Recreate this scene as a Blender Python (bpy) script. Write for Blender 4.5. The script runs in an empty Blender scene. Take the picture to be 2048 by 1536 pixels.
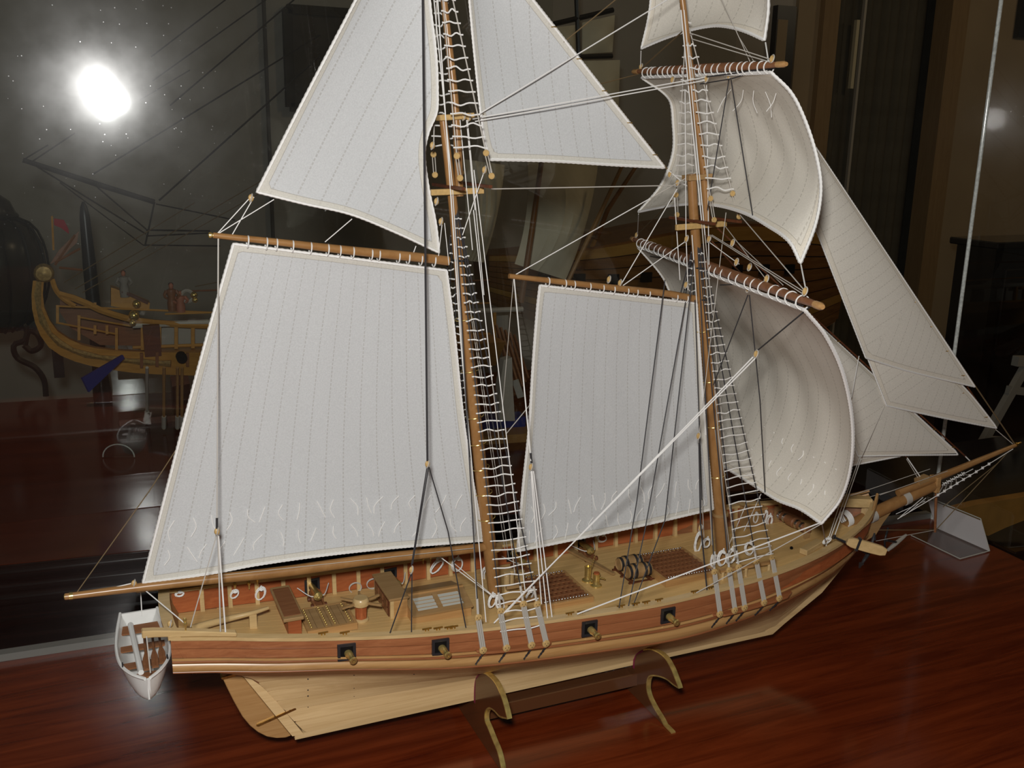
import bpy, bmesh, math, random
from mathutils import Vector, Matrix
random.seed(7)
C = bpy.context.scene.collection
SC = bpy.context.scene

# ------------------------------------------------------------ camera, light, exposure
F, CX, CY = 1951.0, 1024.0, 768.0
R0 = Vector((0.91735019, -0.07976089, 0.39000876))     # world X, Y, Z seen in camera axes (right, down, forward)
R1 = Vector((-0.39761215, -0.23113246, 0.8879653))
R2 = Vector((0.01931878, -0.96964735, -0.24374331))
CAM = Vector((-0.31971292, -0.76346013, 0.3995312))
cd = bpy.data.cameras.new('camera')
cam = bpy.data.objects.new('camera', cd)
C.objects.link(cam)
cam.matrix_world = Matrix(((R0.x, -R0.y, -R0.z, CAM.x), (R1.x, -R1.y, -R1.z, CAM.y), (R2.x, -R2.y, -R2.z, CAM.z), (0, 0, 0, 1)))
cd.sensor_width = 36.0
cd.lens = F / 2048.0 * 36.0
cd.clip_start = 0.01
cd.clip_end = 50
SC.camera = cam

world = bpy.data.worlds.new('room_air')
world.use_nodes = True
bgn = world.node_tree.nodes['Background']
bgn.inputs[0].default_value = (1.0, 0.9, 0.75, 1)
bgn.inputs[1].default_value = 0.02
SC.world = world
SC.view_settings.view_transform = 'Standard'
SC.view_settings.look = 'None'
SC.view_settings.exposure = 0.0
SC.view_settings.gamma = 1.0
SC.view_settings.use_curve_mapping = False

# the camera's own flash, a hand's breadth above and left of the lens
fl = bpy.data.lights.new('camera_flash', 'POINT')
fl.energy = 25.0
fl.color = (1.0, 0.985, 0.96)
fl.shadow_soft_size = 0.028
flo = bpy.data.objects.new('camera_flash', fl)
flo.location = CAM + Vector((-0.028, 0.002, 0.078))
C.objects.link(flo)
# a dim warm ceiling lamp of the room, far off to the right
rl = bpy.data.lights.new('ceiling_lamp_light', 'POINT')
rl.energy = 11.0
rl.color = (1.0, 0.72, 0.42)
rl.shadow_soft_size = 0.15
rlo = bpy.data.objects.new('ceiling_lamp_light', rl)
rlo.location = (1.9, -0.15, 1.62)
C.objects.link(rlo)
# an added, unseen warm fill light to brighten the back of the room
r2 = bpy.data.lights.new('added_fill_light', 'POINT')
r2.energy = 7.0
r2.color = (1.0, 0.80, 0.54)
r2.shadow_soft_size = 0.2
r2o = bpy.data.objects.new('added_fill_light', r2)
r2o.location = (4.0, 0.7, 1.4)
C.objects.link(r2o)


def ray(px, py):
    c = Vector(((px - CX) / F, (py - CY) / F, 1.0))
    return Vector((R0.dot(c), R1.dot(c), R2.dot(c)))


def at(px, py, Y=0.0):
    d = ray(px, py)
    return CAM + d * ((Y - CAM.y) / d.y)


def atz(px, py, z):
    d = ray(px, py)
    return CAM + d * ((z - CAM.z) / d.z)


def atx(px, py, X):
    d = ray(px, py)
    return CAM + d * ((X - CAM.x) / d.x)


# ------------------------------------------------------------ materials
def newmat(name):
    m = bpy.data.materials.new(name)
    m.use_nodes = True
    nt = m.node_tree
    return m, nt, nt.nodes['Principled BSDF']


def plain(name, col, rough=0.5, metal=0.0, spec=0.5, coat=0.0, noise=0.0, nscale=60):
    m, nt, b = newmat(name)
    b.inputs['Base Color'].default_value = (*col, 1)
    b.inputs['Roughness'].default_value = rough
    b.inputs['Metallic'].default_value = metal
    b.inputs['Specular IOR Level'].default_value = spec
    b.inputs['Coat Weight'].default_value = coat
    if noise:
        tc = nt.nodes.new('ShaderNodeTexCoord')
        n = nt.nodes.new('ShaderNodeTexNoise')
        n.inputs['Scale'].default_value = nscale
        n.inputs['Detail'].default_value = 6
        nt.links.new(tc.outputs['Object'], n.inputs['Vector'])
        r = nt.nodes.new('ShaderNodeValToRGB')
        r.color_ramp.elements[0].position = 0.3
        r.color_ramp.elements[1].position = 0.7
        r.color_ramp.elements[0].color = (*[c * (1 - noise) for c in col], 1)
        r.color_ramp.elements[1].color = (*[min(1, c * (1 + noise)) for c in col], 1)
        nt.links.new(n.outputs['Fac'], r.inputs['Fac'])
        nt.links.new(r.outputs['Color'], b.inputs['Base Color'])
    return m


def wood(name, c1, c2, rough=0.42, sc=(14, 260, 260), coat=0.0, spec=0.4, bump=0.0, rvar=0.0, jitter=0.0):
    m, nt, b = newmat(name)
    L = nt.links.new
    tc = nt.nodes.new('ShaderNodeTexCoord')
    mp = nt.nodes.new('ShaderNodeMapping')
    mp.inputs['Scale'].default_value = sc
    n = nt.nodes.new('ShaderNodeTexNoise')
    n.inputs['Scale'].default_value = 1.0
    n.inputs['Detail'].default_value = 8
    n.inputs['Roughness'].default_value = 0.65
    n.inputs['Distortion'].default_value = 0.6
    r = nt.nodes.new('ShaderNodeValToRGB')
    r.color_ramp.elements[0].position = 0.32
    r.color_ramp.elements[1].position = 0.7
    r.color_ramp.elements[0].color = (*c1, 1)
    r.color_ramp.elements[1].color = (*c2, 1)
    L(tc.outputs['Object'], mp.inputs['Vector'])
    L(mp.outputs['Vector'], n.inputs['Vector'])
    L(n.outputs['Fac'], r.inputs['Fac'])
    last = r.outputs['Color']
    if jitter:
        oi = nt.nodes.new('ShaderNodeObjectInfo')
        mr = nt.nodes.new('ShaderNodeMapRange')
        mr.inputs['To Min'].default_value = 1 - jitter
        mr.inputs['To Max'].default_value = 1 + jitter
        L(oi.outputs['Random'], mr.inputs['Value'])
        hs = nt.nodes.new('ShaderNodeHueSaturation')
        L(mr.outputs['Result'], hs.inputs['Value'])
        L(last, hs.inputs['Color'])
        last = hs.outputs['Color']
    L(last, b.inputs['Base Color'])
    b.inputs['Roughness'].default_value = rough
    b.inputs['Specular IOR Level'].default_value = spec
    b.inputs['Coat Weight'].default_value = coat
    b.inputs['Coat Roughness'].default_value = 0.12
    if bump:
        bp = nt.nodes.new('ShaderNodeBump')
        bp.inputs['Strength'].default_value = bump
        bp.inputs['Distance'].default_value = 0.0006
        L(n.outputs['Fac'], bp.inputs['Height'])
        L(bp.outputs['Normal'], b.inputs['Normal'])
    if rvar:
        mr = nt.nodes.new('ShaderNodeMapRange')
        mr.inputs['To Min'].default_value = max(0.02, rough - rvar)
        mr.inputs['To Max'].default_value = rough + rvar
        L(n.outputs['Fac'], mr.inputs['Value'])
        L(mr.outputs['Result'], b.inputs['Roughness'])
    return m


M = {}
M['deck'] = wood('pale_deck_wood', (0.58, 0.37, 0.14), (0.70, 0.465, 0.195), 0.45, (10, 300, 300), jitter=0.05)
M['pale'] = wood('pale_hull_wood', (0.62, 0.415, 0.19), (0.80, 0.575, 0.295), 0.42, (9, 200, 200), jitter=0.07)
M['cap'] = wood('maple_rail_wood', (0.50, 0.34, 0.15), (0.62, 0.44, 0.21), 0.28, (12, 260, 260), spec=0.5)
M['red'] = wood('red_brown_plank_wood', (0.25, 0.085, 0.032), (0.36, 0.14, 0.055), 0.34, (12, 300, 300), jitter=0.08, spec=0.5)
M['redin'] = wood('inner_red_plank_wood', (0.30, 0.075, 0.022), (0.42, 0.125, 0.04), 0.5, (14, 300, 300), jitter=0.12)
M['tan'] = wood('tan_wale_wood', (0.38, 0.20, 0.07), (0.50, 0.29, 0.115), 0.3, (10, 240, 240), spec=0.5)
M['spar'] = wood('varnished_spar_wood', (0.27, 0.13, 0.042), (0.36, 0.19, 0.07), 0.3, (60, 160, 60), spec=0.45)
M['dark'] = wood('walnut_wood', (0.085, 0.025, 0.011), (0.15, 0.05, 0.02), 0.4, (20, 200, 200))
M['brown'] = wood('mid_brown_wood', (0.19, 0.075, 0.03), (0.28, 0.12, 0.05), 0.42, (20, 200, 200))
M['furn'] = wood('furniture_tan_wood', (0.30, 0.175, 0.07), (0.40, 0.25, 0.11), 0.45, (14, 220, 220))
M['block'] = plain('boxwood', (0.52, 0.34, 0.13), 0.45, noise=0.12, nscale=400)
M['rope'] = plain('white_cotton_line', (0.80, 0.79, 0.76), 0.8, spec=0.15)
M['ropegrey'] = plain('grey_cotton_line', (0.50, 0.47, 0.42), 0.8, spec=0.15)
M['ropedark'] = plain('black_tarred_line', (0.035, 0.033, 0.035), 0.6, spec=0.3)
M['ropebrown'] = plain('brown_line', (0.16, 0.11, 0.055), 0.7, spec=0.2)
M['brass'] = plain('polished_brass', (0.72, 0.54, 0.19), 0.26, metal=0.8, noise=0.15, nscale=500)
M['gold'] = plain('dull_gold', (0.55, 0.36, 0.10), 0.35, metal=1.0, noise=0.25, nscale=300)
M['iron'] = plain('black_iron', (0.022, 0.022, 0.024), 0.33, spec=0.5)
M['steel'] = plain('bright_steel', (0.72, 0.72, 0.74), 0.2, metal=1.0)
M['black'] = plain('black_recess_shade', (0.006, 0.005, 0.005), 0.7, spec=0.1)  # near-black that puts the shade inside openings into the colour
M['white'] = plain('white_boat_paint', (0.78, 0.78, 0.75), 0.3, spec=0.5, noise=0.03, nscale=120)
M['card'] = plain('white_card', (0.66, 0.63, 0.62), 0.7, spec=0.2)
M['glaze'] = plain('grey_glass_slat', (0.52, 0.52, 0.46), 0.15, spec=0.6)
M['lanyard'] = plain('pale_lanyard_line', (0.42, 0.39, 0.34), 0.6, spec=0.2)


# ------------------------------------------------------------ mesh builder
def basis(d):
    d = d.normalized()
    u = d.cross(Vector((0, 0, 1)))
    if u.length < 1e-3:
        u = d.cross(Vector((0, 1, 0)))
    u.normalize()
    return u, d.cross(u).normalized()


ORG = {}


class MB:
    def __init__(s):
        s.v, s.f, s.uv = [], [], []

    def add(s, vs, fs):
        o = len(s.v)
        s.v += [Vector(p) for p in vs]
        s.f += [tuple(i + o for i in f) for f in fs]
        return o

    def hexa(s, p):
        s.add(p, [(0, 3, 2, 1), (4, 5, 6, 7), (0, 1, 5, 4), (1, 2, 6, 5), (2, 3, 7, 6), (3, 0, 4, 7)])

    def box(s, x0, x1, y0, y1, z0, z1):
        s.hexa([(x0, y0, z0), (x1, y0, z0), (x1, y1, z0), (x0, y1, z0), (x0, y0, z1), (x1, y0, z1), (x1, y1, z1), (x0, y1, z1)])

    def bar(s, a, b, w, h, up=Vector((0, 0, 1)), w2=None, h2=None):
        a, b = Vector(a), Vector(b)
        d = (b - a).normalized()
        u = d.cross(up).normalized()
        n = u.cross(d).normalized()
        w2, h2 = w2 or w, h2 or h
        s.hexa([a - u * w / 2 - n * h / 2, a + u * w / 2 - n * h / 2, b + u * w2 / 2 - n * h2 / 2, b - u * w2 / 2 - n * h2 / 2,
                a - u * w / 2 + n * h / 2, a + u * w / 2 + n * h / 2, b + u * w2 / 2 + n * h2 / 2, b - u * w2 / 2 + n * h2 / 2])

    def tube(s, pts, r, n=8, closed=False):
        pts = [Vector(p) for p in pts]
        k = len(pts)
        rs = r if isinstance(r, (list, tuple)) else [r] * k
        o = len(s.v)
        t0 = (pts[1] - pts[0])
        u, w = basis(t0)
        prev = t0.normalized()
        for i, p in enumerate(pts):
            if closed:
                t = pts[(i + 1) % k] - pts[i - 1]
            else:
                t = pts[min(i + 1, k - 1)] - pts[max(i - 1, 0)]
            t.normalize()
            q = prev.rotation_difference(t)
            u = q @ u
            u = (u - t * u.dot(t)).normalized()
            w = t.cross(u)
            prev = t
            for j in range(n):
                a = 2 * math.pi * j / n
                s.v.append(p + (u * math.cos(a) + w * math.sin(a)) * rs[i])
        last = k if closed else k - 1
        for i in range(last):
            i2 = (i + 1) % k
            for j in range(n):
                j2 = (j + 1) % n
                s.f.append((o + i * n + j, o + i * n + j2, o + i2 * n + j2, o + i2 * n + j))
        if not closed:
            s.f.append(tuple(o + j for j in reversed(range(n))))
            s.f.append(tuple(o + (k - 1) * n + j for j in range(n)))

    def lathe(s, org, axis, prof, n=14):
        org, axis = Vector(org), Vector(axis).normalized()
        u, w = basis(axis)
        o = len(s.v)
        for r, h in prof:
            for j in range(n):
                a = 2 * math.pi * j / n
                s.v.append(org + axis * h + (u * math.cos(a) + w * math.sin(a)) * r)
        k = len(prof)
        for i in range(k - 1):
            for j in range(n):
                j2 = (j + 1) % n
                s.f.append((o + i * n + j, o + i * n + j2, o + (i + 1) * n + j2, o + (i + 1) * n + j))
        s.f.append(tuple(o + j for j in reversed(range(n))))
        s.f.append(tuple(o + (k - 1) * n + j for j in range(n)))

    def ball(s, c, r, n=8, k=5, sx=1, sy=1, sz=1):
        c = Vector(c)
        prof = []
        o = len(s.v)
        for i in range(k + 1):
            a = math.pi * i / k
            rr, h = max(math.sin(a), 0.02) * r, -math.cos(a) * r
            for j in range(n):
                b = 2 * math.pi * j / n
                s.v.append(c + Vector((rr * math.cos(b) * sx, rr * math.sin(b) * sy, h * sz)))
        for i in range(k):
            for j in range(n):
                j2 = (j + 1) % n
                s.f.append((o + i * n + j, o + i * n + j2, o + (i + 1) * n + j2, o + (i + 1) * n + j))
        s.f.append(tuple(o + j for j in reversed(range(n))))
        s.f.append(tuple(o + k * n + j for j in range(n)))

    def prism(s, pts, d):
        pts = [Vector(p) for p in pts]
        d = Vector(d)
        n = len(pts)
        s.add(pts + [p + d for p in pts], [tuple(reversed(range(n))), tuple(range(n, 2 * n))] +
              [(i, (i + 1) % n, n + (i + 1) % n, n + i) for i in range(n)])

    def grid(s, G):
        o = len(s.v)
        a, b = len(G), len(G[0])
        for row in G:
            s.v += [Vector(p) for p in row]
        for i in range(a - 1):
            for j in range(b - 1):
                s.f.append((o + i * b + j, o + i * b + j + 1, o + (i + 1) * b + j + 1, o + (i + 1) * b + j))

    def build(s, name, mat, parent=None, smooth=False, label=None, org=None, bevel=0.0):
        if org is None:
            lo = Vector([min(p[i] for p in s.v) for i in range(3)])
            hi = Vector([max(p[i] for p in s.v) for i in range(3)])
            org = (lo + hi) / 2
            if parent is None:
                org.z = lo.z
        org = Vector(org)
        me = bpy.data.meshes.new(name)
        me.from_pydata([p - org for p in s.v], [], s.f)
        me.materials.append(M[mat] if isinstance(mat, str) else mat)
        bm = bmesh.new()
        bm.from_mesh(me)
        bmesh.ops.recalc_face_normals(bm, faces=bm.faces)
        if bevel:
            bmesh.ops.bevel(bm, geom=list(bm.edges), offset=bevel, segments=1, affect='EDGES', clamp_overlap=True)
        bm.to_mesh(me)
        bm.free()
        if smooth:
            me.polygons.foreach_set('use_smooth', [True] * len(me.polygons))
            try:
                me.set_sharp_from_angle(angle=math.radians(40))
            except Exception:
                pass
        o = bpy.data.objects.new(name, me)
        C.objects.link(o)
        place(o, org, parent)
        if label:
            o['label'] = label
        return o


def place(o, org, parent):
    ORG[o.name] = Vector(org)
    if parent is not None:
        o.parent = parent
        o.location = Vector(org) - ORG[parent.name]
    else:
        o.location = org


def thing(name, label, cat, org, group=None):
    o = bpy.data.objects.new(name, None)
    o.empty_display_size = 0.02
    C.objects.link(o)
    place(o, org, None)
    return tag(o, label, cat, group)


def tag(o, label, cat, group=None):
    o['label'] = label
    o['category'] = cat
    if group:
        o['group'] = group
    return o


def struct(name, mb, mat, smooth=False, label=None):
    o = mb.build(name, mat, None, smooth)
    o['kind'] = 'structure'
    if label:
        o['label'] = label
    return o


def dup(root, loc, label=None, rotz=None):
    r = root.copy()
    C.objects.link(r)
    r.location = loc
    if rotz is not None:
        r.rotation_euler = (0, 0, rotz)
    if label:
        r['label'] = label
    for ch in list(root.children):
        c = ch.copy()
        C.objects.link(c)
        c.parent = r
        for g in list(ch.children):
            d = g.copy()
            C.objects.link(d)
            d.parent = c
    return r


def share(o, parent, org):
    """another piece with the same mesh"""
    c = o.copy()
    C.objects.link(c)
    c.parent = None
    place(c, org, parent)
    return c


def curve(tab):
    """smooth interpolation through a table of (x, y)"""
    n = len(tab)

    def f(x):
        if x <= tab[0][0]:
            return tab[0][1]
        if x >= tab[-1][0]:
            return tab[-1][1]
        i = 0
        while tab[i + 1][0] < x:
            i += 1
        x0, y0 = tab[i]
        x1, y1 = tab[i + 1]
        h = x1 - x0
        m0 = (y1 - tab[i - 1][1]) / (x1 - tab[i - 1][0]) if i > 0 else (y1 - y0) / h
        m1 = (tab[i + 2][1] - y0) / (tab[i + 2][0] - x0) if i + 2 < n else (y1 - y0) / h
        t = (x - x0) / h
        return (2 * t ** 3 - 3 * t * t + 1) * y0 + (t ** 3 - 2 * t * t + t) * h * m0 + (-2 * t ** 3 + 3 * t * t) * y1 + (t ** 3 - t * t) * h * m1
    return f


def spline(pts, n):
    """n+1 points on a smooth line through pts"""
    pts = [Vector(p) for p in pts]
    L = [0]
    for a, b in zip(pts, pts[1:]):
        L.append(L[-1] + max((b - a).length, 1e-6))
    fs = [curve([(l, p[i]) for l, p in zip(L, pts)]) for i in range(3)]
    return [Vector([f(L[-1] * k / n) for f in fs]) for k in range(n + 1)]


def line(a, b, n):
    a, b = Vector(a), Vector(b)
    return [a.lerp(b, k / n) for k in range(n + 1)]
# ------------------------------------------------------------ the setting
ZT = -0.145            # height of the show table's top; the ship's rail amidships is about 0
FLOOR = -0.90
DA = Vector((0.99930, -0.03759, 0))     # the case stands a little askew to the ship: along, across
DN = Vector((0.03759, 0.99930, 0))
CORNER = Vector((0.822, 0.2462, ZT))


def case_pt(s, t, z):
    """s metres left of the case's back right corner, t metres towards the viewer"""
    return CORNER - DA * s - DN * t + Vector((0, 0, z - ZT))


M['mahog'] = wood('mahogany_top', (0.080, 0.0100, 0.0025), (0.200, 0.034, 0.008), 0.17, (5, 70, 70), spec=0.5, bump=0.12, rvar=0.05, coat=0.3)
M['mahog2'] = wood('dark_mahogany_top', (0.075, 0.014, 0.006), (0.13, 0.026, 0.010), 0.14, (4, 60, 60), spec=0.5, bump=0.1, rvar=0.06)
M['lacquer'] = wood('black_lacquer_wood', (0.006, 0.005, 0.005), (0.012, 0.008, 0.007), 0.14, (4, 60, 200), spec=0.9, bump=0.08, rvar=0.05)
M['wall'] = plain('grey_beige_plaster', (0.60, 0.56, 0.50), 0.85, noise=0.06, nscale=4)
M['wallbrown'] = plain('brown_plaster', (0.50, 0.38, 0.235), 0.85, noise=0.06, nscale=4)
M['trimwood'] = wood('door_frame_wood', (0.36, 0.23, 0.11), (0.45, 0.30, 0.145), 0.6, (80, 80, 6))
M['curtain'] = plain('dark_drape', (0.055, 0.047, 0.032), 0.9, noise=0.1, nscale=10)
M['drape'] = plain('olive_drape', (0.13, 0.115, 0.08), 0.9, noise=0.15, nscale=10)
M['carpet'] = plain('dark_floor', (0.05, 0.035, 0.025), 0.8, noise=0.2, nscale=20)
M['ceil'] = plain('ceiling_paint', (0.10, 0.085, 0.07), 0.9)

m = MB(); m.box(-2.2, 6.0, -1.9, 3.2, FLOOR - 0.03, FLOOR); struct('floor', m, 'carpet')
m = MB(); m.box(-2.2, 6.0, -1.9, 3.2, 1.75, 1.78); struct('ceiling', m, 'ceil')
WY = 2.75
xs = lambda px, py=150: at(px, py, WY).x
m = MB(); m.box(-2.2, xs(1580), WY, WY + 0.05, FLOOR, 1.75); struct('wall_back', m, 'wall')
m = MB(); m.box(xs(1905), 6.0, WY, WY + 0.05, FLOOR, 1.75); struct('wall_back_right', m, 'wallbrown')
m = MB(); m.box(-2.25, -2.2, -1.9, 3.2, FLOOR, 1.75); struct('wall_left', m, 'wall')
m = MB(); m.box(6.0, 6.05, -1.9, 3.2, FLOOR, 1.75); struct('wall_right', m, 'curtain')
m = MB(); m.box(-2.2, 6.0, -1.95, -1.9, FLOOR, 1.75); struct('wall_front', m, 'curtain')
m = MB(); m.box(-2.2, 6.0, 3.2, 3.25, FLOOR, 1.75); struct('wall_beyond', m, 'drape')
# the doorway's pale brown jamb, its frame and the dark doorway hung with drapes
m = MB(); m.box(xs(1580), xs(1622), WY - 0.02, WY + 0.05, FLOOR, 1.75); struct('wall_doorside', m, 'wallbrown')
m = MB(); m.box(xs(1622), xs(1652), WY - 0.05, WY + 0.05, FLOOR, 1.75); struct('trim_1', m, 'trimwood', label='brown wooden door frame')
m = MB(); m.box(xs(1872), xs(1905), WY - 0.05, WY + 0.05, FLOOR, 1.75); struct('trim_2', m, 'trimwood', label='brown wooden door frame, right side')
dr = thing('door_curtain', 'dark olive curtain hanging in the doorway at right', 'curtain', (xs(1760), WY + 0.1, FLOOR))
for k in range(12):
    x0 = xs(1652) + (xs(1872) - xs(1652)) * k / 12
    x1 = xs(1652) + (xs(1872) - xs(1652)) * (k + 1) / 12
    m = MB()
    dz = 0.012 + 0.02 * random.random()
    G = []
    for i in range(9):
        t = i / 8
        G.append([Vector((x0 + (x1 - x0) * t, WY + 0.1 - dz * math.sin(math.pi * t), z)) for z in (FLOOR + 0.02, 1.7)])
    G2 = [[p + Vector((0, 0.004, 0)) for p in row] for row in G]
    m.grid(G); m.grid(G2)
    m.build('drape_fold', 'drape', dr, True)
m = MB(); p, q = at(1728, 20, WY + .04), at(1704, 380, WY + .04); m.box(p.x - .006, p.x + .006, WY + .03, WY + .045, FLOOR, 1.7); struct('trim_4', m, plain('grey_door_edge', (0.6, 0.55, 0.46), 0.4))
m = MB(); p, q = at(1715, 40, WY + .02), at(1715, 178, WY + .02); m.box(p.x - .008, p.x + .008, WY + .012, WY + .03, q.z, p.z); dlp = m.build('door_plate', plain('cream_plate', (0.85, 0.75, 0.5), 0.5), None); tag(dlp, 'narrow cream door plate at the edge of the dark doorway', 'door plate')
# a wall edge and framed picture far behind
m = MB(); m.box(xs(529), xs(534), WY - 0.03, WY, FLOOR, 1.75); struct('trim_3', m, plain('dark_trim_paint', (0.11, 0.10, 0.09), 0.7))
pf = thing('picture_frame', 'black framed picture on the wall beside the doorway', 'picture', at(1545, 150, WY - 0.03))
m = MB(); m.box(xs(1535), xs(1572), WY - 0.035, WY - 0.002, at(0, 160, WY).z, at(1550, 12, WY).z); m.build('frame', 'iron', pf)
m = MB(); m.box(xs(1535) + 0.004, xs(1556), WY - 0.037, WY - 0.03, at(1540, 130, WY).z, at(1540, 40, WY).z); m.build('mount', 'wallbrown', pf)
dp = thing('wall_panel', 'dark square painting on the wall behind the gaff topsail', 'picture', at(620, 120, WY - 0.03))
m = MB(); m.box(xs(575), xs(760), WY - 0.03, WY - 0.005, at(600, 215, WY).z, at(600, 22, WY).z); m.build('canvas', plain('dark_canvas', (0.09, 0.075, 0.055), 0.8, noise=0.4, nscale=9), dp)
m = MB()
for a, b in (((575, 22), (760, 22)), ((575, 215), (760, 215)), ((575, 22), (575, 215)), ((760, 22), (760, 215))):
    m.bar(Vector((xs(a[0]), WY - 0.03, at(600, a[1], WY).z)), Vector((xs(b[0]), WY - 0.03, at(600, b[1], WY).z)), 0.03, 0.03, up=Vector((0, 1, 0)))
m.build('frame', 'curtain', dp)

# show table the case stands on
tb = thing('show_table', 'polished red mahogany table under the large ship model', 'table', (0.1, -0.1, FLOOR))
m = MB()
m.prism([case_pt(2.0, -0.004, ZT), case_pt(-0.004, -0.004, ZT), case_pt(-0.004, 1.15, ZT), case_pt(2.0, 1.15, ZT)], (0, 0, -0.03))
m.build('table_top', 'mahog', tb)
for s_ in (0.06, 1.9):
    for t_ in (0.08, 1.07):
        m = MB(); p = case_pt(s_, t_, ZT - 0.03); m.bar(p, Vector((p.x, p.y, FLOOR)), 0.06, 0.06, up=Vector((0, 1, 0)), w2=0.045, h2=0.045)
        m.build('leg', 'mahog', tb)
m = MB()
m.prism([case_pt(1.95, 0.05, ZT - 0.03), case_pt(0.05, 0.05, ZT - 0.03), case_pt(0.05, 1.1, ZT - 0.03), case_pt(1.95, 1.1, ZT - 0.03)], (0, 0, -0.07))
m.build('apron', 'mahog', tb)


# the glass case
def dusty_glass(name, haze, polish=0.03):
    mt = bpy.data.materials.new(name)
    mt.use_nodes = True
    nt = mt.node_tree
    nt.nodes.clear()
    L = nt.links.new
    out = nt.nodes.new('ShaderNodeOutputMaterial')
    tr = nt.nodes.new('ShaderNodeBsdfTransparent')
    tr.inputs[0].default_value = (0.93, 0.95, 0.94, 1)
    g1 = nt.nodes.new('ShaderNodeBsdfGlossy'); g1.inputs['Roughness'].default_value = polish
    g2 = nt.nodes.new('ShaderNodeBsdfGlossy'); g2.inputs['Roughness'].default_value = 0.18
    g3 = nt.nodes.new('ShaderNodeBsdfGlossy'); g3.inputs['Roughness'].default_value = 0.42
    geo = nt.nodes.new('ShaderNodeNewGeometry')
    dt = nt.nodes.new('ShaderNodeVectorMath'); dt.operation = 'DOT_PRODUCT'; L(geo.outputs['Normal'], dt.inputs[0]); L(geo.outputs['Incoming'], dt.inputs[1])
    def M_(op, a, b_=None):
        n_ = nt.nodes.new('ShaderNodeMath'); n_.operation = op
        for i_, x_ in enumerate((a, b_)):
            if isinstance(x_, (int, float)):
                n_.inputs[i_].default_value = x_
            elif x_ is not None:
                L(x_, n_.inputs[i_])
        return n_
    # Schlick reflectance of a thin sheet, the same from both faces
    fr = M_('MULTIPLY_ADD', M_('POWER', M_('SUBTRACT', 1.0, M_('ABSOLUTE', dt.outputs['Value']).outputs[0]).outputs[0], 5.0).outputs[0], 0.925)
    fr.inputs[2].default_value = 0.075
    mixa = nt.nodes.new('ShaderNodeMixShader'); L(fr.outputs[0], mixa.inputs[0]); L(tr.outputs[0], mixa.inputs[1]); L(g1.outputs[0], mixa.inputs[2])
    # a film of dust, denser in wiped streaks and specks
    tc = nt.nodes.new('ShaderNodeTexCoord')
    n = nt.nodes.new('ShaderNodeTexNoise'); n.inputs['Scale'].default_value = 22; n.inputs['Detail'].default_value = 7
    L(tc.outputs['Object'], n.inputs['Vector'])
    v = nt.nodes.new('ShaderNodeTexVoronoi'); v.inputs['Scale'].default_value = 120
    L(tc.outputs['Object'], v.inputs['Vector'])
    lt = nt.nodes.new('ShaderNodeMath'); lt.operation = 'LESS_THAN'; lt.inputs[1].default_value = 0.065
    L(v.outputs['Distance'], lt.inputs[0])
    mr = nt.nodes.new('ShaderNodeMapRange'); mr.inputs['From Min'].default_value = 0.3; mr.inputs['From Max'].default_value = 0.75
    mr.inputs['To Min'].default_value = haze * 0.6; mr.inputs['To Max'].default_value = haze * 1.6
    L(n.outputs['Fac'], mr.inputs['Value'])
    sp = nt.nodes.new('ShaderNodeMath'); sp.operation = 'MULTIPLY_ADD'; sp.inputs[1].default_value = haze * 8
    L(lt.outputs[0], sp.inputs[0]); L(mr.outputs[0], sp.inputs[2])
    mixb = nt.nodes.new('ShaderNodeMixShader'); L(sp.outputs[0], mixb.inputs[0]); L(mixa.outputs[0], mixb.inputs[1]); L(g2.outputs[0], mixb.inputs[2])
    mh = nt.nodes.new('ShaderNodeMath'); mh.operation = 'MULTIPLY'; mh.inputs[1].default_value = 0.25; L(mr.outputs[0], mh.inputs[0])
    mixc = nt.nodes.new('ShaderNodeMixShader'); L(mh.outputs[0], mixc.inputs[0]); L(mixb.outputs[0], mixc.inputs[1]); L(g3.outputs[0], mixc.inputs[2])
    L(mixc.outputs[0], out.inputs['Surface'])
    return mt


M['pane'] = dusty_glass('dusty_case_glass', 0.0135, 0.024)
M['pane2'] = dusty_glass('side_case_glass', 0.0010, 0.006)
M['edge'] = plain('polished_glass_edge', (0.66, 0.70, 0.66), 0.10, spec=0.9, noise=0.25, nscale=260)
gc = thing('display_case', 'large glass case around the schooner model', 'case', case_pt(0.95, 0.0, ZT))
m = MB()
m.grid([[case_pt(2.0, 0, ZT + 0.0005), case_pt(2.0, 0, 0.95)], [case_pt(0.004, 0, ZT + 0.0005), case_pt(0.004, 0, 0.95)]])
m.build('back_pane', 'pane', gc, label='clear dusty back pane')
m = MB()
m.grid([[case_pt(0, 0.004, ZT + 0.0005), case_pt(0, 0.004, 0.95)], [case_pt(0, 1.1, ZT + 0.0005), case_pt(0, 1.1, 0.95)]])
m.build('side_pane', 'pane2', gc, label='clear side pane')
m = MB()
m.tube([case_pt(0, 0, ZT), case_pt(0, 0, 0.2), case_pt(0, 0, 0.6), case_pt(0, 0, 0.95)], 0.0028, 10)
m.build('corner_edge', 'edge', gc, True, label='bright polished corner edge')
m = MB()
m.bar(case_pt(2.0, -0.008, ZT + 0.004), case_pt(0.0, -0.008, ZT + 0.004), 0.012, 0.008)
m.build('base_strip', plain('grey_glass_ledge', (0.28, 0.27, 0.25), 0.35), gc, label='grey ledge strip')
# ------------------------------------------------------------ the schooner: hull
SHIP = thing('ship_model', 'large wooden two-masted schooner model with cream sails in the glass case', 'model ship', (0.08, 0, -0.1135))

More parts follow.
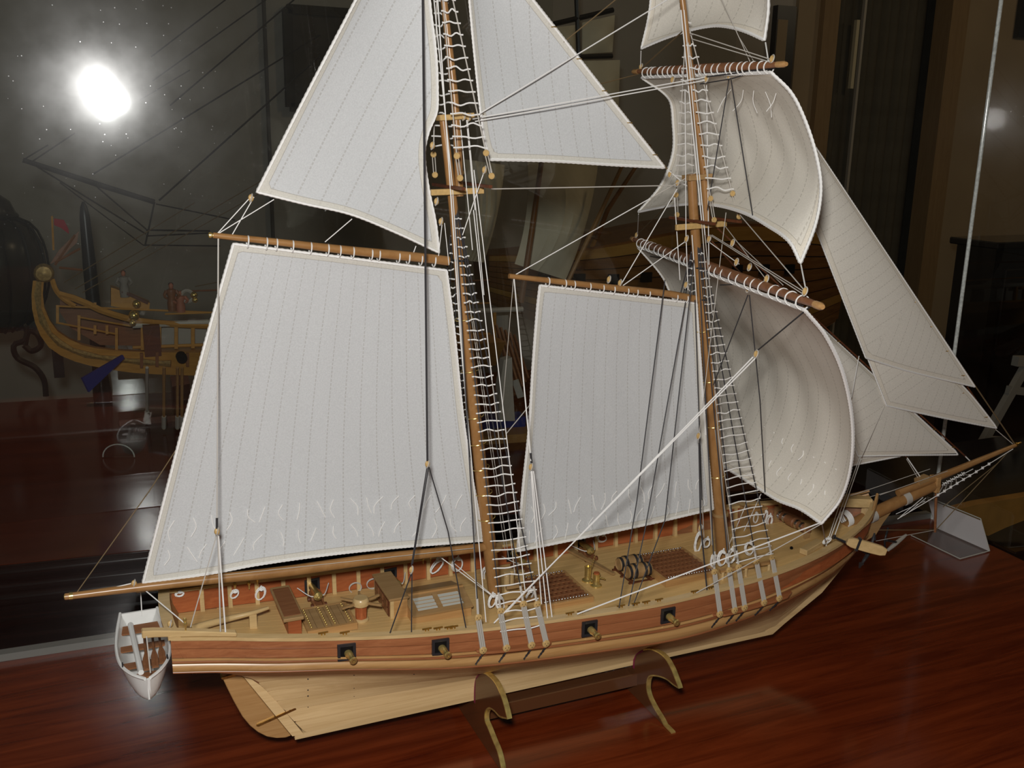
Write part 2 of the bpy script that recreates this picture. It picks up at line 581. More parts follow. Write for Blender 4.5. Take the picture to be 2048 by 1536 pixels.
b_ = curve([(-.30, .0425), (-.28, .045), (-.26, .048), (-.22, .0555), (-.18, .0615), (-.14, .0672), (-.10, .0722), (-.06, .0762), (-.02, .080), (.02, .0827), (.06, .0852), (.10, .0873), (.13, .0881), (.16, .0876), (.20, .0858), (.24, .083), (.28, .0785), (.32, .0712), (.34, .0655), (.36, .0585), (.38, .0508), (.40, .0415), (.42, .030), (.435, .0185), (.447, .006)])
zr_ = curve([(-.30, .0262), (-.28, .0233), (-.24, .0189), (-.20, .0137), (-.16, .0094), (-.12, .0056), (-.08, .0026), (-.04, .0007), (0, -.0005), (.06, -.0017), (.12, -.0024), (.16, -.0016), (.20, -.0004), (.24, .0011), (.28, .0039), (.32, .0075), (.36, .0105), (.40, .0155), (.42, .019), (.447, .0235)])
bw_ = curve([(-.30, .0425), (-.28, .045), (-.26, .048), (-.22, .0555), (-.18, .0615), (-.14, .0672), (-.10, .0722), (-.06, .0762), (-.02, .080), (.02, .0827), (.06, .0852), (.10, .0873), (.13, .0881), (.16, .0876), (.20, .085), (.24, .0805), (.28, .0735), (.32, .0625), (.34, .055), (.36, .0465), (.38, .037), (.40, .0265), (.42, .014), (.432, .004), (.447, .003)])
dw_ = curve([(-.30, .0295), (-.285, .029), (-.228, .0286), (-.148, .028), (-.05, .0335), (.10, .037), (.17, .0395), (.23, .0385), (.30, .038), (.37, .042), (.43, .048), (.447, .046)])
zk_t = curve([(-.30, -.008), (-.28, -.0095), (-.262, -.0165), (-.24, -.028), (-.228, -.036), (-.218, -.0445), (-.178, -.1065), (-.17, -.1085), (.31, -.1085), (.325, -.106), (.3387, -.099), (.389, -.066), (.42, -.038), (.432, -.0265), (.447, -.0225)])
SHAPES = [(-.20, curve([(0, 1), (.06, .74), (.16, .42), (.30, .18), (.45, .07), (.7, .02), (1, 0)])), (-.0165, curve([(0, 1), (.08, .92), (.15, .81), (.225, .71), (.33, .56), (.49, .35), (.59, .18), (.74, .05), (.93, .006), (1, 0)])),
          (.155, curve([(0, 1), (.1, .86), (.2, .73), (.425, .48), (.575, .32), (.72, .17), (.85, .065), (1, 0)])), (.38, curve([(0, 1), (.3, .66), (.6, .33), (.85, .10), (1, 0)]))]


def g_(X, s):
    if X <= SHAPES[0][0]:
        return SHAPES[0][1](s)
    for (a, fa), (b, fb) in zip(SHAPES, SHAPES[1:]):
        if X <= b:
            t = (X - a) / (b - a)
            return fa(s) * (1 - t) + fb(s) * t
    return SHAPES[-1][1](s)


zd_ = lambda X: zr_(X) - 0.0205
zw_ = lambda X: zr_(X) - dw_(X)
zk_ = lambda X: min(zk_t(X), zw_(X) - 0.0005)
zq_ = lambda X: -.1085 if X < .3 else zk_(X)      # the line the planking runs down to; the sternpost cuts it off aft


def top_pt(X, s, off=0.0):
    return (X, b_(X) + (bw_(X) - b_(X)) * s + off, zr_(X) - dw_(X) * s)


def bot_pt(X, s, off=0.0):
    zw, zk = zw_(X), zq_(X)
    s = min(s, (zk_(X) - zw) / (zk - zw))
    g = max(0.0, g_(X, s))
    y = 0.0032 + (max(bw_(X) - 0.0018, 0.0034) - 0.0032) * g
    return (X, y + off, zw + (zk - zw) * s)


def xrange(a, b, n):
    return [a + (b - a) * k / n for k in range(n + 1)]


def loft(m, secs):
    o = len(m.v)
    n = len(secs[0])
    for s in secs:
        m.v += [Vector(p) for p in s]
    for i in range(len(secs) - 1):
        for j in range(n):
            j2 = (j + 1) % n
            m.f.append((o + i * n + j, o + i * n + j2, o + (i + 1) * n + j2, o + (i + 1) * n + j))
    m.f.append(tuple(o + j for j in reversed(range(n))))
    m.f.append(tuple(o + (len(secs) - 1) * n + j for j in range(n)))


HULL_X0, HULL_X1 = -.284, .445
hull = MB()
for sd in (-1, 1):
    G = []
    for X in xrange(HULL_X0, HULL_X1, 60):
        row = [top_pt(X, s, -0.0022) for s in (0, .25, .5, .75, 1)] + [bot_pt(X, s * min(1, (zk_(X) - zw_(X)) / (zq_(X) - zw_(X))), -0.0016) for s in xrange(0.02, 1, 14)]
        G.append([(p[0], sd * max(p[1], .0012), p[2]) for p in row])
    hull.grid(G)
hull = hull.build('hull', 'brown', SHIP, True)


def strake(name, mat, fn, s0, s1, sd, X0=HULL_X0, X1=HULL_X1, nx=48, ns=3, gap=0.00022, thick=0.0016, off=0.0, parent=hull, round_=0.0, label=None, dent=.0003, pw=1.0):
    m = MB()
    secs = []
    for X in ([X0 + (X1 - X0) * (k / nx) ** pw for k in range(nx + 1)]):
        span = abs(fn(X, s1)[2] - fn(X, s0)[2]) + 1e-5
        e = min(gap / span, 0.3)
        ss = [s0 + (s1 - s0) * (e + (1 - 2 * e) * k / ns) for k in range(ns + 1)]
        outer = []
        for k, s in enumerate(ss):
            bulge = round_ * math.sin(math.pi * k / ns)
            outer.append(fn(X, s, off + bulge - (dent if k in (0, ns) else 0)))
        inner = [fn(X, ss[-1], off - thick), fn(X, ss[0], off - thick)]
        secs.append([(p[0], sd * max(p[1], .0006), p[2]) for p in outer + inner])
    loft(m, secs)
    return m.build(name, mat, parent, True, label)


for sd in (-1, 1):
    # two red planks, then the rubbing strips of the wale
    strake('topside_plank', 'red', top_pt, 0.0, 0.27, sd, label='red-brown upper plank' if sd < 0 else None)
    strake('topside_plank', 'red', top_pt, 0.27, 0.54, sd, label='red-brown lower plank' if sd < 0 else None)
    strake('wale_strip', 'tan', top_pt, 0.54, 0.62, sd, off=0.0012, round_=0.0006, nx=56)
    strake('wale_strip', 'red', top_pt, 0.62, 0.70, sd, off=0.0002)
    strake('wale_strip', 'tan', top_pt, 0.70, 0.94, sd, off=0.0009, round_=0.0012, nx=56)
    strake('wale_strip', 'red', top_pt, 0.94, 1.0, sd, off=0.0003)
    cuts = [0.0, .12, .24, .36, .48, .60, .72, .86, 1.0]
    for a, c in zip(cuts, cuts[1:]):
        XS = -.262
        while zk_(XS) > zw_(XS) + (zq_(XS) - zw_(XS)) * a - .0002:
            XS += .001
        strake('bottom_plank', 'pale', bot_pt, a, c, sd, X0=XS, X1=.428, ns=3, gap=.00012, dent=.00008, pw=2.0)
# keel, stem, sternpost, rudder
m = MB(); m.box(-.186, .327, -.003, .003, -.1135, -.1085); m.build('keel', 'pale', hull)
stem_out = [at(*q) for q in ((1540, 1262), (1565, 1245), (1640, 1183), (1690, 1122), (1715, 1085), (1737, 1045), (1743, 1000))]
stem_in = [Vector((p.x - 0.010, 0, p.z + 0.004)) for p in stem_out]
stem_in[0] = Vector((.318, 0, -.1085)); stem_out[0] = Vector((.327, 0, -.1135))
stem_in[-1] = Vector((stem_out[-1].x - .009, 0, stem_out[-1].z))
m = MB(); m.prism([p + Vector((0, -.0032, 0)) for p in stem_out + stem_in[::-1]], (0, .0064, 0)); m.build('stem', 'pale', hull)
pa = [at(*q) for q in ((474, 1335), (583, 1468), (606, 1464), (500, 1335))]
m = MB(); m.prism([p + Vector((0, -.0036, 0)) for p in pa], (0, .0072, 0)); m.build('sternpost', 'pale', hull)
ru = [at(*q) for q in ((441, 1338), (446, 1357), (455, 1376), (467, 1400), (484, 1430), (499, 1448), (515, 1461), (533, 1470), (552, 1473), (570, 1472), (581, 1468), (473, 1336))]
m = MB(); m.prism([p + Vector((0, -.003, 0)) for p in ru], (0, .006, 0)); rud = m.build('rudder', 'tan', SHIP, bevel=.0006)
for a, c in (((514, 1446), (590, 1412)), ((444, 1352), (470, 1345))):
    m = MB(); p, q = at(*a), at(*c); p.y = q.y = -.0038
    m.bar(p, q, .0012, .0022, up=Vector((0, 0, 1)))
    m.tube([p, p + Vector((0, .0076, 0))], .0012, 6)
    m.build('gudgeon_strap', 'gold', rud)
# drain holes: brass pin dots down the deadwood
for px, ys in ((616, (1358, 1380, 1392, 1414)), (708, (1350, 1376, 1392)), (828, (1348, 1378, 1388)), (1105, (1330, 1345))):
    for y in ys:
        q = at(px, y, -.012)
        # lay each pin on the planking by walking along the line of sight
        d = ray(px, y).normalized()
        for k in range(400):
            pt = CAM + d * (0.45 + k * 0.0012)
            if zk_(pt.x) < pt.z < zw_(pt.x):
                s = (pt.z - zw_(pt.x)) / (zq_(pt.x) - zw_(pt.x))
                if pt.y > -bot_pt(pt.x, min(max(s, 0), 1))[1]:
                    m = MB(); m.ball(pt - d * .0003, .0007, 6, 4); m.build('plank_pin', 'iron', hull); break

# transom
m = MB()
def tx(t, z, y):
    h = (z + .006) / .030
    return -.270 - .0125 * h - .003 * (1 - y * y)
G = []
for i in range(7):
    t = i / 6
    z = -.0075 + t * (.0335)
    w = .0465 - .0012 * t
    G.append([Vector((tx(t, z, y), y * w, z - 0.001 * (y * y))) for y in xrange(-1, 1, 12)])
m.grid(G)
m.grid([[p + Vector((.0025, 0, 0)) for p in r] for r in G])
m.build('transom', 'furn', hull, True)
m = MB()
secs = []
for y in xrange(-1, 1, 16):
    x = tx(1, .0245, y)
    z = .0245
    secs.append([(x - .003, y * .0465, z), (x + .006, y * .0465, z), (x + .006, y * .0465, z + .003), (x - .003, y * .0465, z + .003)])
loft(m, secs)
m.build('taffrail', 'cap', SHIP)
# cap rails
for sd in (-1, 1):
    m = MB(); secs = []
    for X in xrange(-.284, .444, 70):
        b, z = b_(X), zr_(X)
        i = max(b - .0062, .0005)
        secs.append([(X, sd * (b + .0016), z), (X, sd * (b + .0016), z + .0028), (X, sd * i, z + .0028), (X, sd * i, z)])
    loft(m, secs); m.build('cap_rail', 'cap', SHIP)
    # davit beam
    m = MB(); secs = []
    for k, X in enumerate(xrange(-.304, -.236, 8)):
        y = .0465 if X > -.28 else .0455
        y = b_(X) - .002
        t = k / 8
        h = .0062 * (1 - .45 * t)
        z = .0262 + (zr_(-.24) - .0262) * t + .0026 + (.0 if k else -.0005)
        w = .0034
        secs.append([(X, sd * (y + w), z), (X, sd * (y + w), z + h), (X, sd * (y - w), z + h), (X, sd * (y - w), z)])
    loft(m, secs); m.build('davit', 'cap', SHIP, bevel=.0008, label='near boat davit' if sd < 0 else 'far boat davit')
    # inner planking and frames
    for a, c in ((.02, .5), (.5, .98)):
        m = MB(); secs = []
        for X in xrange(-.276, .438, 50):
            b, z = b_(X), zr_(X)
            y1 = max(b - .0036, .001); y0 = max(b - .0022, .0012)
            secs.append([(X, sd * y1, z - .0205 * a), (X, sd * y1, z - .0205 * c), (X, sd * y0, z - .0205 * c), (X, sd * y0, z - .0205 * a)])
        loft(m, secs); m.build('bulwark_plank', 'redin', SHIP)
    X = -.252
    while X < .415:
        b, z = b_(X), zr_(X)
        m = MB(); y1, y0 = b - .0036, b - .0066
        m.hexa([(X - .0018, sd * y0 * .985, z - .0205), (X + .0018, sd * y0 * .985, z - .0205), (X + .0018, sd * y1, z - .0205), (X - .0018, sd * y1, z - .0205),
                (X - .0018, sd * (y0 + .001), z), (X + .0018, sd * (y0 + .001), z), (X + .0018, sd * y1, z), (X - .0018, sd * y1, z)])
        m.build('bulwark_frame', 'cap', SHIP)
        X += .0238
# deck
m = MB()
G = []
for X in xrange(-.278, .438, 60):
    w = max(b_(X) - .0035, .001)
    G.append([Vector((X, w * t, zd_(X) - .0012 + .0012 * (1 - t * t))) for t in (-1, -.5, 0, .5, 1)])
m.grid(G)
deck = m.build('deck', 'brown', SHIP, True)
PW = .0104
for k in range(-8, 9):
    y0, y1 = (k - .5) * PW, (k + .5) * PW
    m = MB(); secs = []
    for X in xrange(-.278, .436, 56):
        w = max(b_(X) - .0035, .001)
        a, c = max(y0 + .00016, -w), min(y1 - .00016, w)
        if c - a < .0006:
            continue
        z = lambda y: zd_(X) + .0012 * (1 - (y / w) ** 2)
        secs.append([(X, a, z(a)), (X, c, z(c)), (X, c, z(c) - .001), (X, a, z(a) - .001)])
    if len(secs) > 2:
        loft(m, secs); m.build('deck_plank', 'deck', deck)


def D(px, py, h=0.0):
    z = -.02
    for _ in range(12):
        p = atz(px, py, z)
        X = min(max(p.x, -.28), .43)
        w = b_(X)
        z = zd_(X) + .0012 * max(0, 1 - (p.y / w) ** 2) + h
    return atz(px, py, z)


def side_pt(px, py, off=0.0):
    """point on the near topside (rail to wale) under a line of sight"""
    X = 0.0
    for _ in range(40):
        z = at(px, py, -b_(min(max(X, -.28), .44)) - off)
        s = (zr_(z.x) - z.z) / dw_(z.x)
        y = -top_pt(z.x, min(max(s, 0), 1))[1] - off
        z = at(px, py, y)
        X = .5 * X + .5 * z.x
    return z


# gun ports and guns
def lathe_gun(m, o, ax, L):
    R = .0040
    m.lathe(o, ax, [(.0004, -.0035), (.0013, -.003), (.0009, -.0018), (.0012, -.0012), (R, 0), (R * 1.08, .001), (R, .0025), (R * .95, L * .35), (R * .82, L * .4), (R * .8, L * .66), (R * .68, L * .7), (R * .62, L * .9), (R * .82, L * .95), (R * .7, L), (R * .3, L), (R * .28, L - .003)], 16)


PORTX = (-.1535, -.0772, .0562, .1341)
gun_labels = ['brass cannon poking from the sternmost near gun port', 'brass cannon in the second near gun port from the stern', 'brass cannon in the near gun port just ahead of the main channel', 'brass cannon in the foremost near gun port']
far_labels = ['brass cannon on carriage at far bulwark, nearest the stern', 'brass cannon on carriage at far bulwark beside the cabin roof', 'brass cannon at the far bulwark behind the midship grating', 'brass cannon at far bulwark, foremost and behind the fore hatch']
for i, X in enumerate(PORTX):
    b, zc = b_(X), zr_(X) - .0107
    tilt = (b_(X + .01) - b_(X - .01)) / .02
    for sd in (-1, 1):
        def fr(dx, dz, off, inside=False):
            return Vector((X + dx, sd * (b + tilt * dx + off), zc + dz))
        pt = MB(); a, c = .0072, .0050
        for (x0, x1, z0, z1) in ((-a, a, c, a), (-a, a, -a, -c), (-a, -c, -c, c), (c, a, -c, c)):
            pt.hexa([fr(x0, z0, -.004), fr(x1, z0, -.004), fr(x1, z0, .0016), fr(x0, z0, .0016), fr(x0, z1, -.004), fr(x1, z1, -.004), fr(x1, z1, .0016), fr(x0, z1, .0016)])
        port = pt.build('gun_port', 'iron', SHIP)
        m = MB(); m.hexa([fr(-c, -c, -.0042), fr(c, -c, -.0042), fr(c, -c, .0003), fr(-c, -c, .0003), fr(-c, c, -.0042), fr(c, c, -.0042), fr(c, c, .0003), fr(-c, c, .0003)])
        m.build('port_shade_plate', 'black', port)  # solid black plate in place of the shaded opening; the planks are uncut
        ax = Vector((-tilt * sd * .5, sd, .02)).normalized()
        if sd < 0:
            g = thing('cannon', gun_labels[i], 'cannon', (X, -(b - .004), zc), 'cannons of the near side')
            m = MB(); lathe_gun(m, Vector((X, -(b - .012), zc - .0004)), Vector((.12, -1, -.10)), .0245); m.build('barrel', 'brass', g, True)
            m = MB(); m.box(X - .003, X + .003, -(b - .004), -(b - .014), zc - .0095, zc - .003); m.build('carriage', 'brown', g)
        else:
            oy = b - .0335
            g = thing('cannon', far_labels[i], 'cannon', (X, oy + .01, zd_(X)), 'cannons of the far side')
            m = MB(); lathe_gun(m, Vector((X, oy + .004, zc + .0012)), ax, .030); m.build('barrel', 'brass', g, True)
            for sx in (-1, 1):
                m = MB()
                zz = zd_(X) + .0016
                m.prism([(X + sx * .0042 - .0008, oy, zz), (X + sx * .0042 - .0008, oy, zz + .0035), (X + sx * .0042 - .0008, oy + .008, zz + .0045), (X + sx * .0042 - .0008, oy + .011, zz + .0082), (X + sx * .0042 - .0008, oy + .021, zz + .0082), (X + sx * .0042 - .0008, oy + .022, zz)], (.0016, 0, 0))
                m.build('carriage_cheek', 'brown', g)
                for oy2 in (.003, .018):
                    m = MB(); m.lathe((X + sx * .0052, oy + oy2, zd_(X) + .0028), (sx, 0, 0), [(.0025, 0), (.0025, .0018)], 10); m.build('truck_wheel', 'dark', g, True)
            m = MB(); m.box(X - .0042, X + .0042, oy + .001, oy + .02, zd_(X) + .0018, zd_(X) + .003); m.build('carriage_bed', 'brown', g)
            m = MB()
            p0 = Vector((X, oy + .003, zc + .002))
            m.tube(spline([Vector((X - .0238 * .6, b - .0075, zc + .002)), (p0 + Vector((-.006, .004, -.001))), p0], 8), .0005, 5)
            m.tube(spline([Vector((X + .0238 * .6, b - .0075, zc + .002)), (p0 + Vector((.006, .004, -.001))), p0], 8), .0005, 5)
            m.build('breeching_rope', 'rope', g)

# ------------------------------------------------------------ deck furniture
# chart table near the tiller
def boxon(name, mat, quad, h0, h1, parent, bevel=0, label=None):
    """box on the deck from four pixels of its foot"""
    m = MB()
    q = [D(*p) for p in quad]
    m.hexa([p + Vector((0, 0, h0)) for p in q] + [p + Vector((0, 0, h1)) for p in q])
    return m.build(name, mat, parent, bevel=bevel, label=label)


def rect(x0, x1, y0, y1, X=None):
    return [(x0, y0), (x1, y0), (x1, y1), (x0, y1)]


n1, n2 = D(577, 1271), D(604, 1270)
Xa, Xb, Yn = n1.x, n2.x, (n1.y + n2.y) / 2
zd = zd_(Xa)
ct = MB(); ct.box(Xa, Xb, Yn, Yn + .058, zd + .0012, zd + .0145); ct = ct.build('chart_table', 'redin', SHIP, label='small red chest with a tan lid')
m = MB(); m.box(Xa - .004, Xb + .002, Yn - .002, Yn + .062, zd + .0145, zd + .0175); m.build('lid', 'furn', ct, bevel=.0005)
m = MB(); m.box(Xa - .0025, Xb + .0005, Yn + .003, Yn + .057, zd + .0175, zd + .0179); m.build('lid_panel', 'brown', ct)
for yy in (.01, .022, .034):
    m = MB(); m.tube([Vector((Xa - .0005, Yn + yy, zd + .012)), Vector((Xa - .001, Yn + yy, zd + .008))], .0007, 6); m.build('hinge', 'iron', ct)
# after grating
n1, n2 = D(616, 1270), D(715, 1259)
Xa, Xb, Yn = n1.x, n2.x, (n1.y + n2.y) / 2
zd = zd_((Xa + Xb) / 2)
HW = .043
ag = MB()
for (x0, x1, y0, y1) in ((Xa, Xb, Yn, Yn + .0025), (Xa, Xb, Yn + HW - .0025, Yn + HW), (Xa, Xa + .0025, Yn + .0025, Yn + HW - .0025), (Xb - .0025, Xb, Yn + .0025, Yn + HW - .0025)):
    ag.box(x0, x1, y0, y1, zd, zd + .0062)
ag = ag.build('shot_hatch', 'tan', SHIP, label='low tan hatch with rows of brass shot')
nb = 6
for k in range(nb):
    x0 = Xa + .0025 + (Xb - Xa - .005) * k / nb; x1 = Xa + .0025 + (Xb - Xa - .005) * (k + 1) / nb
    m = MB(); m.box(x0 + .00015, x1 - .00015, Yn + .0025, Yn + HW - .0025, zd, zd + .0060); m.build('hatch_board', 'furn', ag)
for fx in (.10, .40, .57, .88):
    for k in range(9):
        m = MB(); m.ball((Xa + (Xb - Xa) * fx, Yn + .005 + (HW - .01) * k / 8, zd + .0068), .0010, 8, 5); m.build('brass_shot', 'brass', ag, True)
# capstan
cp = D(724, 1243) + Vector((0, .003, 0))
m = MB(); m.lathe(cp, (0, 0, 1), [(.0068, 0), (.0068, .0016), (.0058, .0024)], 20); cap = m.build('capstan', 'cap', SHIP, True, label='capstan of pale wood with red-brown drum and bars')
m = MB(); m.lathe(cp, (0, 0, 1), [(.0046, .0024), (.0040, .006), (.0040, .011), (.0046, .0145)], 20); m.build('drum', 'redin', cap, True)
m = MB(); m.lathe(cp, (0, 0, 1), [(.0066, .0145), (.0072, .0152), (.0072, .0195), (.0062, .0212), (.0058, .0216)], 24); m.build('drumhead', 'cap', cap, True)
for k in range(6):
    a = k * math.pi / 3 + .35
    d = Vector((math.cos(a), math.sin(a), 0))
    m = MB(); m.bar(cp + d * .0040 + Vector((0, 0, .0026)), cp + d * .0042 + Vector((0, 0, .0143)), .0018, .0022, up=d); m.build('whelp', 'redin', cap)
    if k != 4:
        m = MB(); m.bar(cp + d * .006 + Vector((0, 0, .0173)), cp + d * .0195 + Vector((0, 0, .0176)), .0019, .0019); m.build('capstan_bar', 'furn', cap)
# cabin companion and skylight
f1, f2 = D(783, 1237), D(815, 1233)
Xa, Xb, Yn = f1.x, f2.x, (f1.y + f2.y) / 2
zd = zd_(Xa)
cw = .052
co = MB(); co.box(Xa, Xb, Yn, Yn + cw, zd, zd + .0185); co = co.build('companion', 'tan', SHIP, label='cabin companionway with a dark carved door')
m = MB(); m.box(Xa - .0025, Xb + .001, Yn - .0022, Yn + cw + .002, zd + .0185, zd + .0208); m.build('sliding_roof', 'furn', co, bevel=.0004)
m = MB(); m.box(Xa - .0016, Xa, Yn + .004, Yn + cw - .004, zd + .001, zd + .017); m.build('door', 'dark', co)
for k in range(3):
    for j in range(2):
        m = MB(); y0 = Yn + .007 + k * .0135; z0 = zd + .0025 + j * .0072; m.box(Xa - .0022, Xa - .0014, y0, y0 + .0105, z0, z0 + .0058); m.build('door_panel', 'brown', co)
for yy in (Yn - .0004, Yn + cw - .002):
    m = MB(); m.box(Xa - .001, Xa + .0022, yy, yy + .0024, zd, zd + .0185); m.build('corner_post', 'cap', co)
s1, s2 = D(826, 1246), D(943, 1231)
Xc, Xd, Ys = Xb, s2.x, (s1.y + s2.y) / 2
zs = zd_((Xc + Xd) / 2)
hl, hh = .0088, .0155
sw = .052
sk = MB(); sk.prism([(Xc, Ys, zs), (Xc, Ys, zs + hl), (Xc, Ys + sw / 2, zs + hh), (Xc, Ys + sw, zs + hl), (Xc, Ys + sw, zs)], (Xd - Xc, 0, 0)); sk = sk.build('skylight', 'tan', SHIP, label='long cabin skylight with slatted panes')
def roof(x, v, up=0.0, far=False):
    n = Vector((0, -(hh - hl), sw / 2)).normalized()
    p = Vector((x, Ys + sw / 2 * v, zs + hl + (hh - hl) * v)) + n * up
    if far:
        p.y = 2 * (Ys + sw / 2) - p.y
    return p
m = MB()
for (xa, xb, v0, v1) in ((0, 1, -.06, .14), (0, 1, .88, 1.0), (0, .12, .14, .88), (.46, .54, .14, .88), (.90, 1, .14, .88)):
    x0, x1 = Xc + (Xd - Xc) * xa, Xc + (Xd - Xc) * xb
    if xb == 1: x1 += .001
    m.hexa([roof(x0, v0, .0002), roof(x1, v0, .0002), roof(x1, v1, .0002), roof(x0, v1, .0002), roof(x0, v0, .0022), roof(x1, v0, .0022), roof(x1, v1, .0022), roof(x0, v1, .0022)])
m.build('roof_frame', 'furn', sk)
m = MB(); m.bar(roof(Xc, 1, .0025), roof(Xd + .001, 1, .0025), .003, .002); m.build('ridge', 'tan', sk)
m = MB(); m.hexa([roof(Xc, 0, .0002, True), roof(Xd, 0, .0002, True), roof(Xd, 1, .0002, True), roof(Xc, 1, .0002, True), roof(Xc, 0, .002, True), roof(Xd, 0, .002, True), roof(Xd, 1, .002, True), roof(Xc, 1, .002, True)]); m.build('far_roof', 'furn', sk)
for (xa, xb) in ((.12, .46), (.54, .90)):
    x0, x1 = Xc + (Xd - Xc) * xa, Xc + (Xd - Xc) * xb
    for k in range(4):
        v0 = .18 + k * .175
        m = MB(); m.hexa([roof(x0, v0, .0003), roof(x1, v0, .0003), roof(x1, v0 + .11, .0003), roof(x0, v0 + .11, .0003), roof(x0, v0, .0012), roof(x1, v0, .0012), roof(x1, v0 + .11, .0012), roof(x0, v0 + .11, .0012)])
        m.build('pane', 'glaze', sk)


# gratings
def grating(name, label, a, b, W, hh, bead=None, nx=9, ny=7):
    p1, p2 = D(*a), D(*b)
    Xa, Xb, Yn = p1.x, p2.x, (p1.y + p2.y) / 2
    zd = zd_((Xa + Xb) / 2)
    g = MB()
    for (x0, x1, y0, y1) in ((Xa, Xb, Yn, Yn + .003), (Xa, Xb, Yn + W - .003, Yn + W), (Xa, Xa + .003, Yn + .003, Yn + W - .003), (Xb - .003, Xb, Yn + .003, Yn + W - .003)):
        g.box(x0, x1, y0, y1, zd, zd + hh)
    g = g.build(name, 'tan', SHIP, label=label)
    m = MB(); m.box(Xa + .003, Xb - .003, Yn + .003, Yn + W - .003, zd, zd + hh - .0016); m.build('hatch_base', 'dark', g)
    for k in range(nx):
        x = Xa + .003 + (Xb - Xa - .006) * (k + .5) / nx
        m = MB(); m.box(x - .0011, x + .0011, Yn + .003, Yn + W - .003, zd + hh - .0016, zd + hh - .0002); m.build('grating_bar', 'brown', g)
    for k in range(ny):
        y = Yn + .003 + (W - .006) * (k + .5) / ny
        m = MB(); m.box(Xa + .003, Xb - .003, y - .0010, y + .0010, zd + hh - .0014, zd + hh + .0001); m.build('grating_bar', 'brown', g)
    nbd = int((Xb - Xa - .006) / .0030)
    for yy in (Yn + .0036, Yn + W - .0036):
        for k in range(nbd):
            m = MB(); m.ball((Xa + .005 + (Xb - Xa - .010) * k / (nbd - 1), yy, zd + hh + .0011), .0010, 8, 5); m.build('steel_shot', 'steel', g, True)
    return Xa, Xb, Yn, zd


grating('midship_grating', 'dark grating hatch edged with steel shot', (1083, 1222), (1187, 1203), .062, .0062)
grating('fore_hatch', 'large dark fore hatch edged with steel shot', (1330, 1174), (1437, 1153), .064, .0072, nx=11)

# twin brass pump pots
pm = None
for (x, y, top) in ((1178, 1164, .0150), (1195, 1174, .0128)):
    p = D(x, y) + Vector((0, .003, 0))
    m = MB(); m.lathe(p, (0, 0, 1), [(.0058, 0), (.0056, .0012), (.0036, .0026), (.0030, .0050), (.0034, .0056), (.0032, .0066), (.0034, top - .0006), (.0036, top), (.0030, top), (.0030, top - .001)], 18)
    pm = m.build('brass_pump', 'brass', SHIP, True, label='rear brass pump barrel' if x < 1190 else 'front brass pump barrel with spout')
    if x < 1190:
        for k in range(5):
            m = MB(); m.ball(p + Vector((.0035 + .0006 * k, -.001, top + .0012 + k * .0022)), .0009, 6, 4); m.build('chain_bead', 'brass', pm, True)
    else:
        m = MB(); m.tube([p + Vector((.003, 0, .0082)), p + Vector((.0075, -.002, .0072)), p + Vector((.0085, -.002, .0064))], .0009, 8); m.build('spout', 'brass', pm, True)
        m = MB(); m.lathe(p + Vector((0, 0, top)), (0, 0, 1), [(.0029, 0), (.0029, .0012)], 14); m.build('pump_lid', 'redin', pm, True)
# sloping brown plank (launching way) behind the pumps
m = MB(); p, q = D(1130, 1094, .004), D(1228, 1148, .003); m.bar(p, q, .008, .0024, w2=.003); m.build('gangplank', 'furn', SHIP, label='tapered brown plank lying across the deck')

# casks on a rack
rk = thing('cask_rack', 'dark wooden rack under the two casks', 'rack', D(1268, 1160))
bl = [('wooden cask nearer the rail with dark hoops', (1253, 1143.5), (1301, 1131)), ('wooden cask behind, farther from the rail', (1236, 1128), (1283, 1114))]
ends = []
for lab, a, c in bl:
    p = D(a[0], a[1] + 1, .0095); q = D(c[0], c[1] + 1, .0095)
    q.y = p.y; q.z = p.z; q.x = p.x + .0265
    k = thing('cask', lab, 'barrel', (p + q) / 2 - Vector((0, 0, .0075)), 'casks on the deck rack')
    L = (q - p).length; ax = (q - p).normalized(); Rb = .0076
    prof = [(Rb * (.80 + .20 * math.sin(math.pi * t)), L * t) for t in xrange(0, 1, 10)]
    m = MB()
    body = [(.001, .001), (Rb * .72, .001), (Rb * .74, 0)] + prof + [(Rb * .74, L), (Rb * .72, L - .001), (.001, L - .001)]
    m.lathe(p, ax, body, 20); m.build('staves', 'furn', k, True)
    for t in (.10, .30, .70, .90):
        r = Rb * (.80 + .20 * math.sin(math.pi * t)) + .0004
        m = MB(); m.lathe(p, ax, [(r - .0006, L * t - .0013), (r, L * t - .0013), (r, L * t + .0013), (r - .0006, L * t + .0013)], 20); m.build('hoop', 'iron', k, True)
    ends.append((p, q))
for t in (.12, .88):
    xx = ends[0][0].x + .0265 * t
    y0, y1 = ends[0][0].y - .009, ends[1][0].y + .009
    zz = zd_(xx) + .0008
    m = MB(); m.prism([(xx - .0012, y0, zz), (xx - .0012, y1, zz), (xx - .0012, y1, zz + .004), (xx - .0012, (y0 + y1) / 2, zz + .0012), (xx - .0012, y0, zz + .004)], (.0024, 0, 0)); m.build('rack_end', 'dark', rk)
for y in (ends[0][0].y - .007, (ends[0][0].y + ends[1][0].y) / 2, ends[1][0].y + .007):
    m = MB(); m.bar((ends[0][0].x - .001, y, zd_(.1) + .002), (ends[0][0].x + .028, y, zd_(.1) + .002), .002, .002); m.build('rack_rail', 'dark', rk)

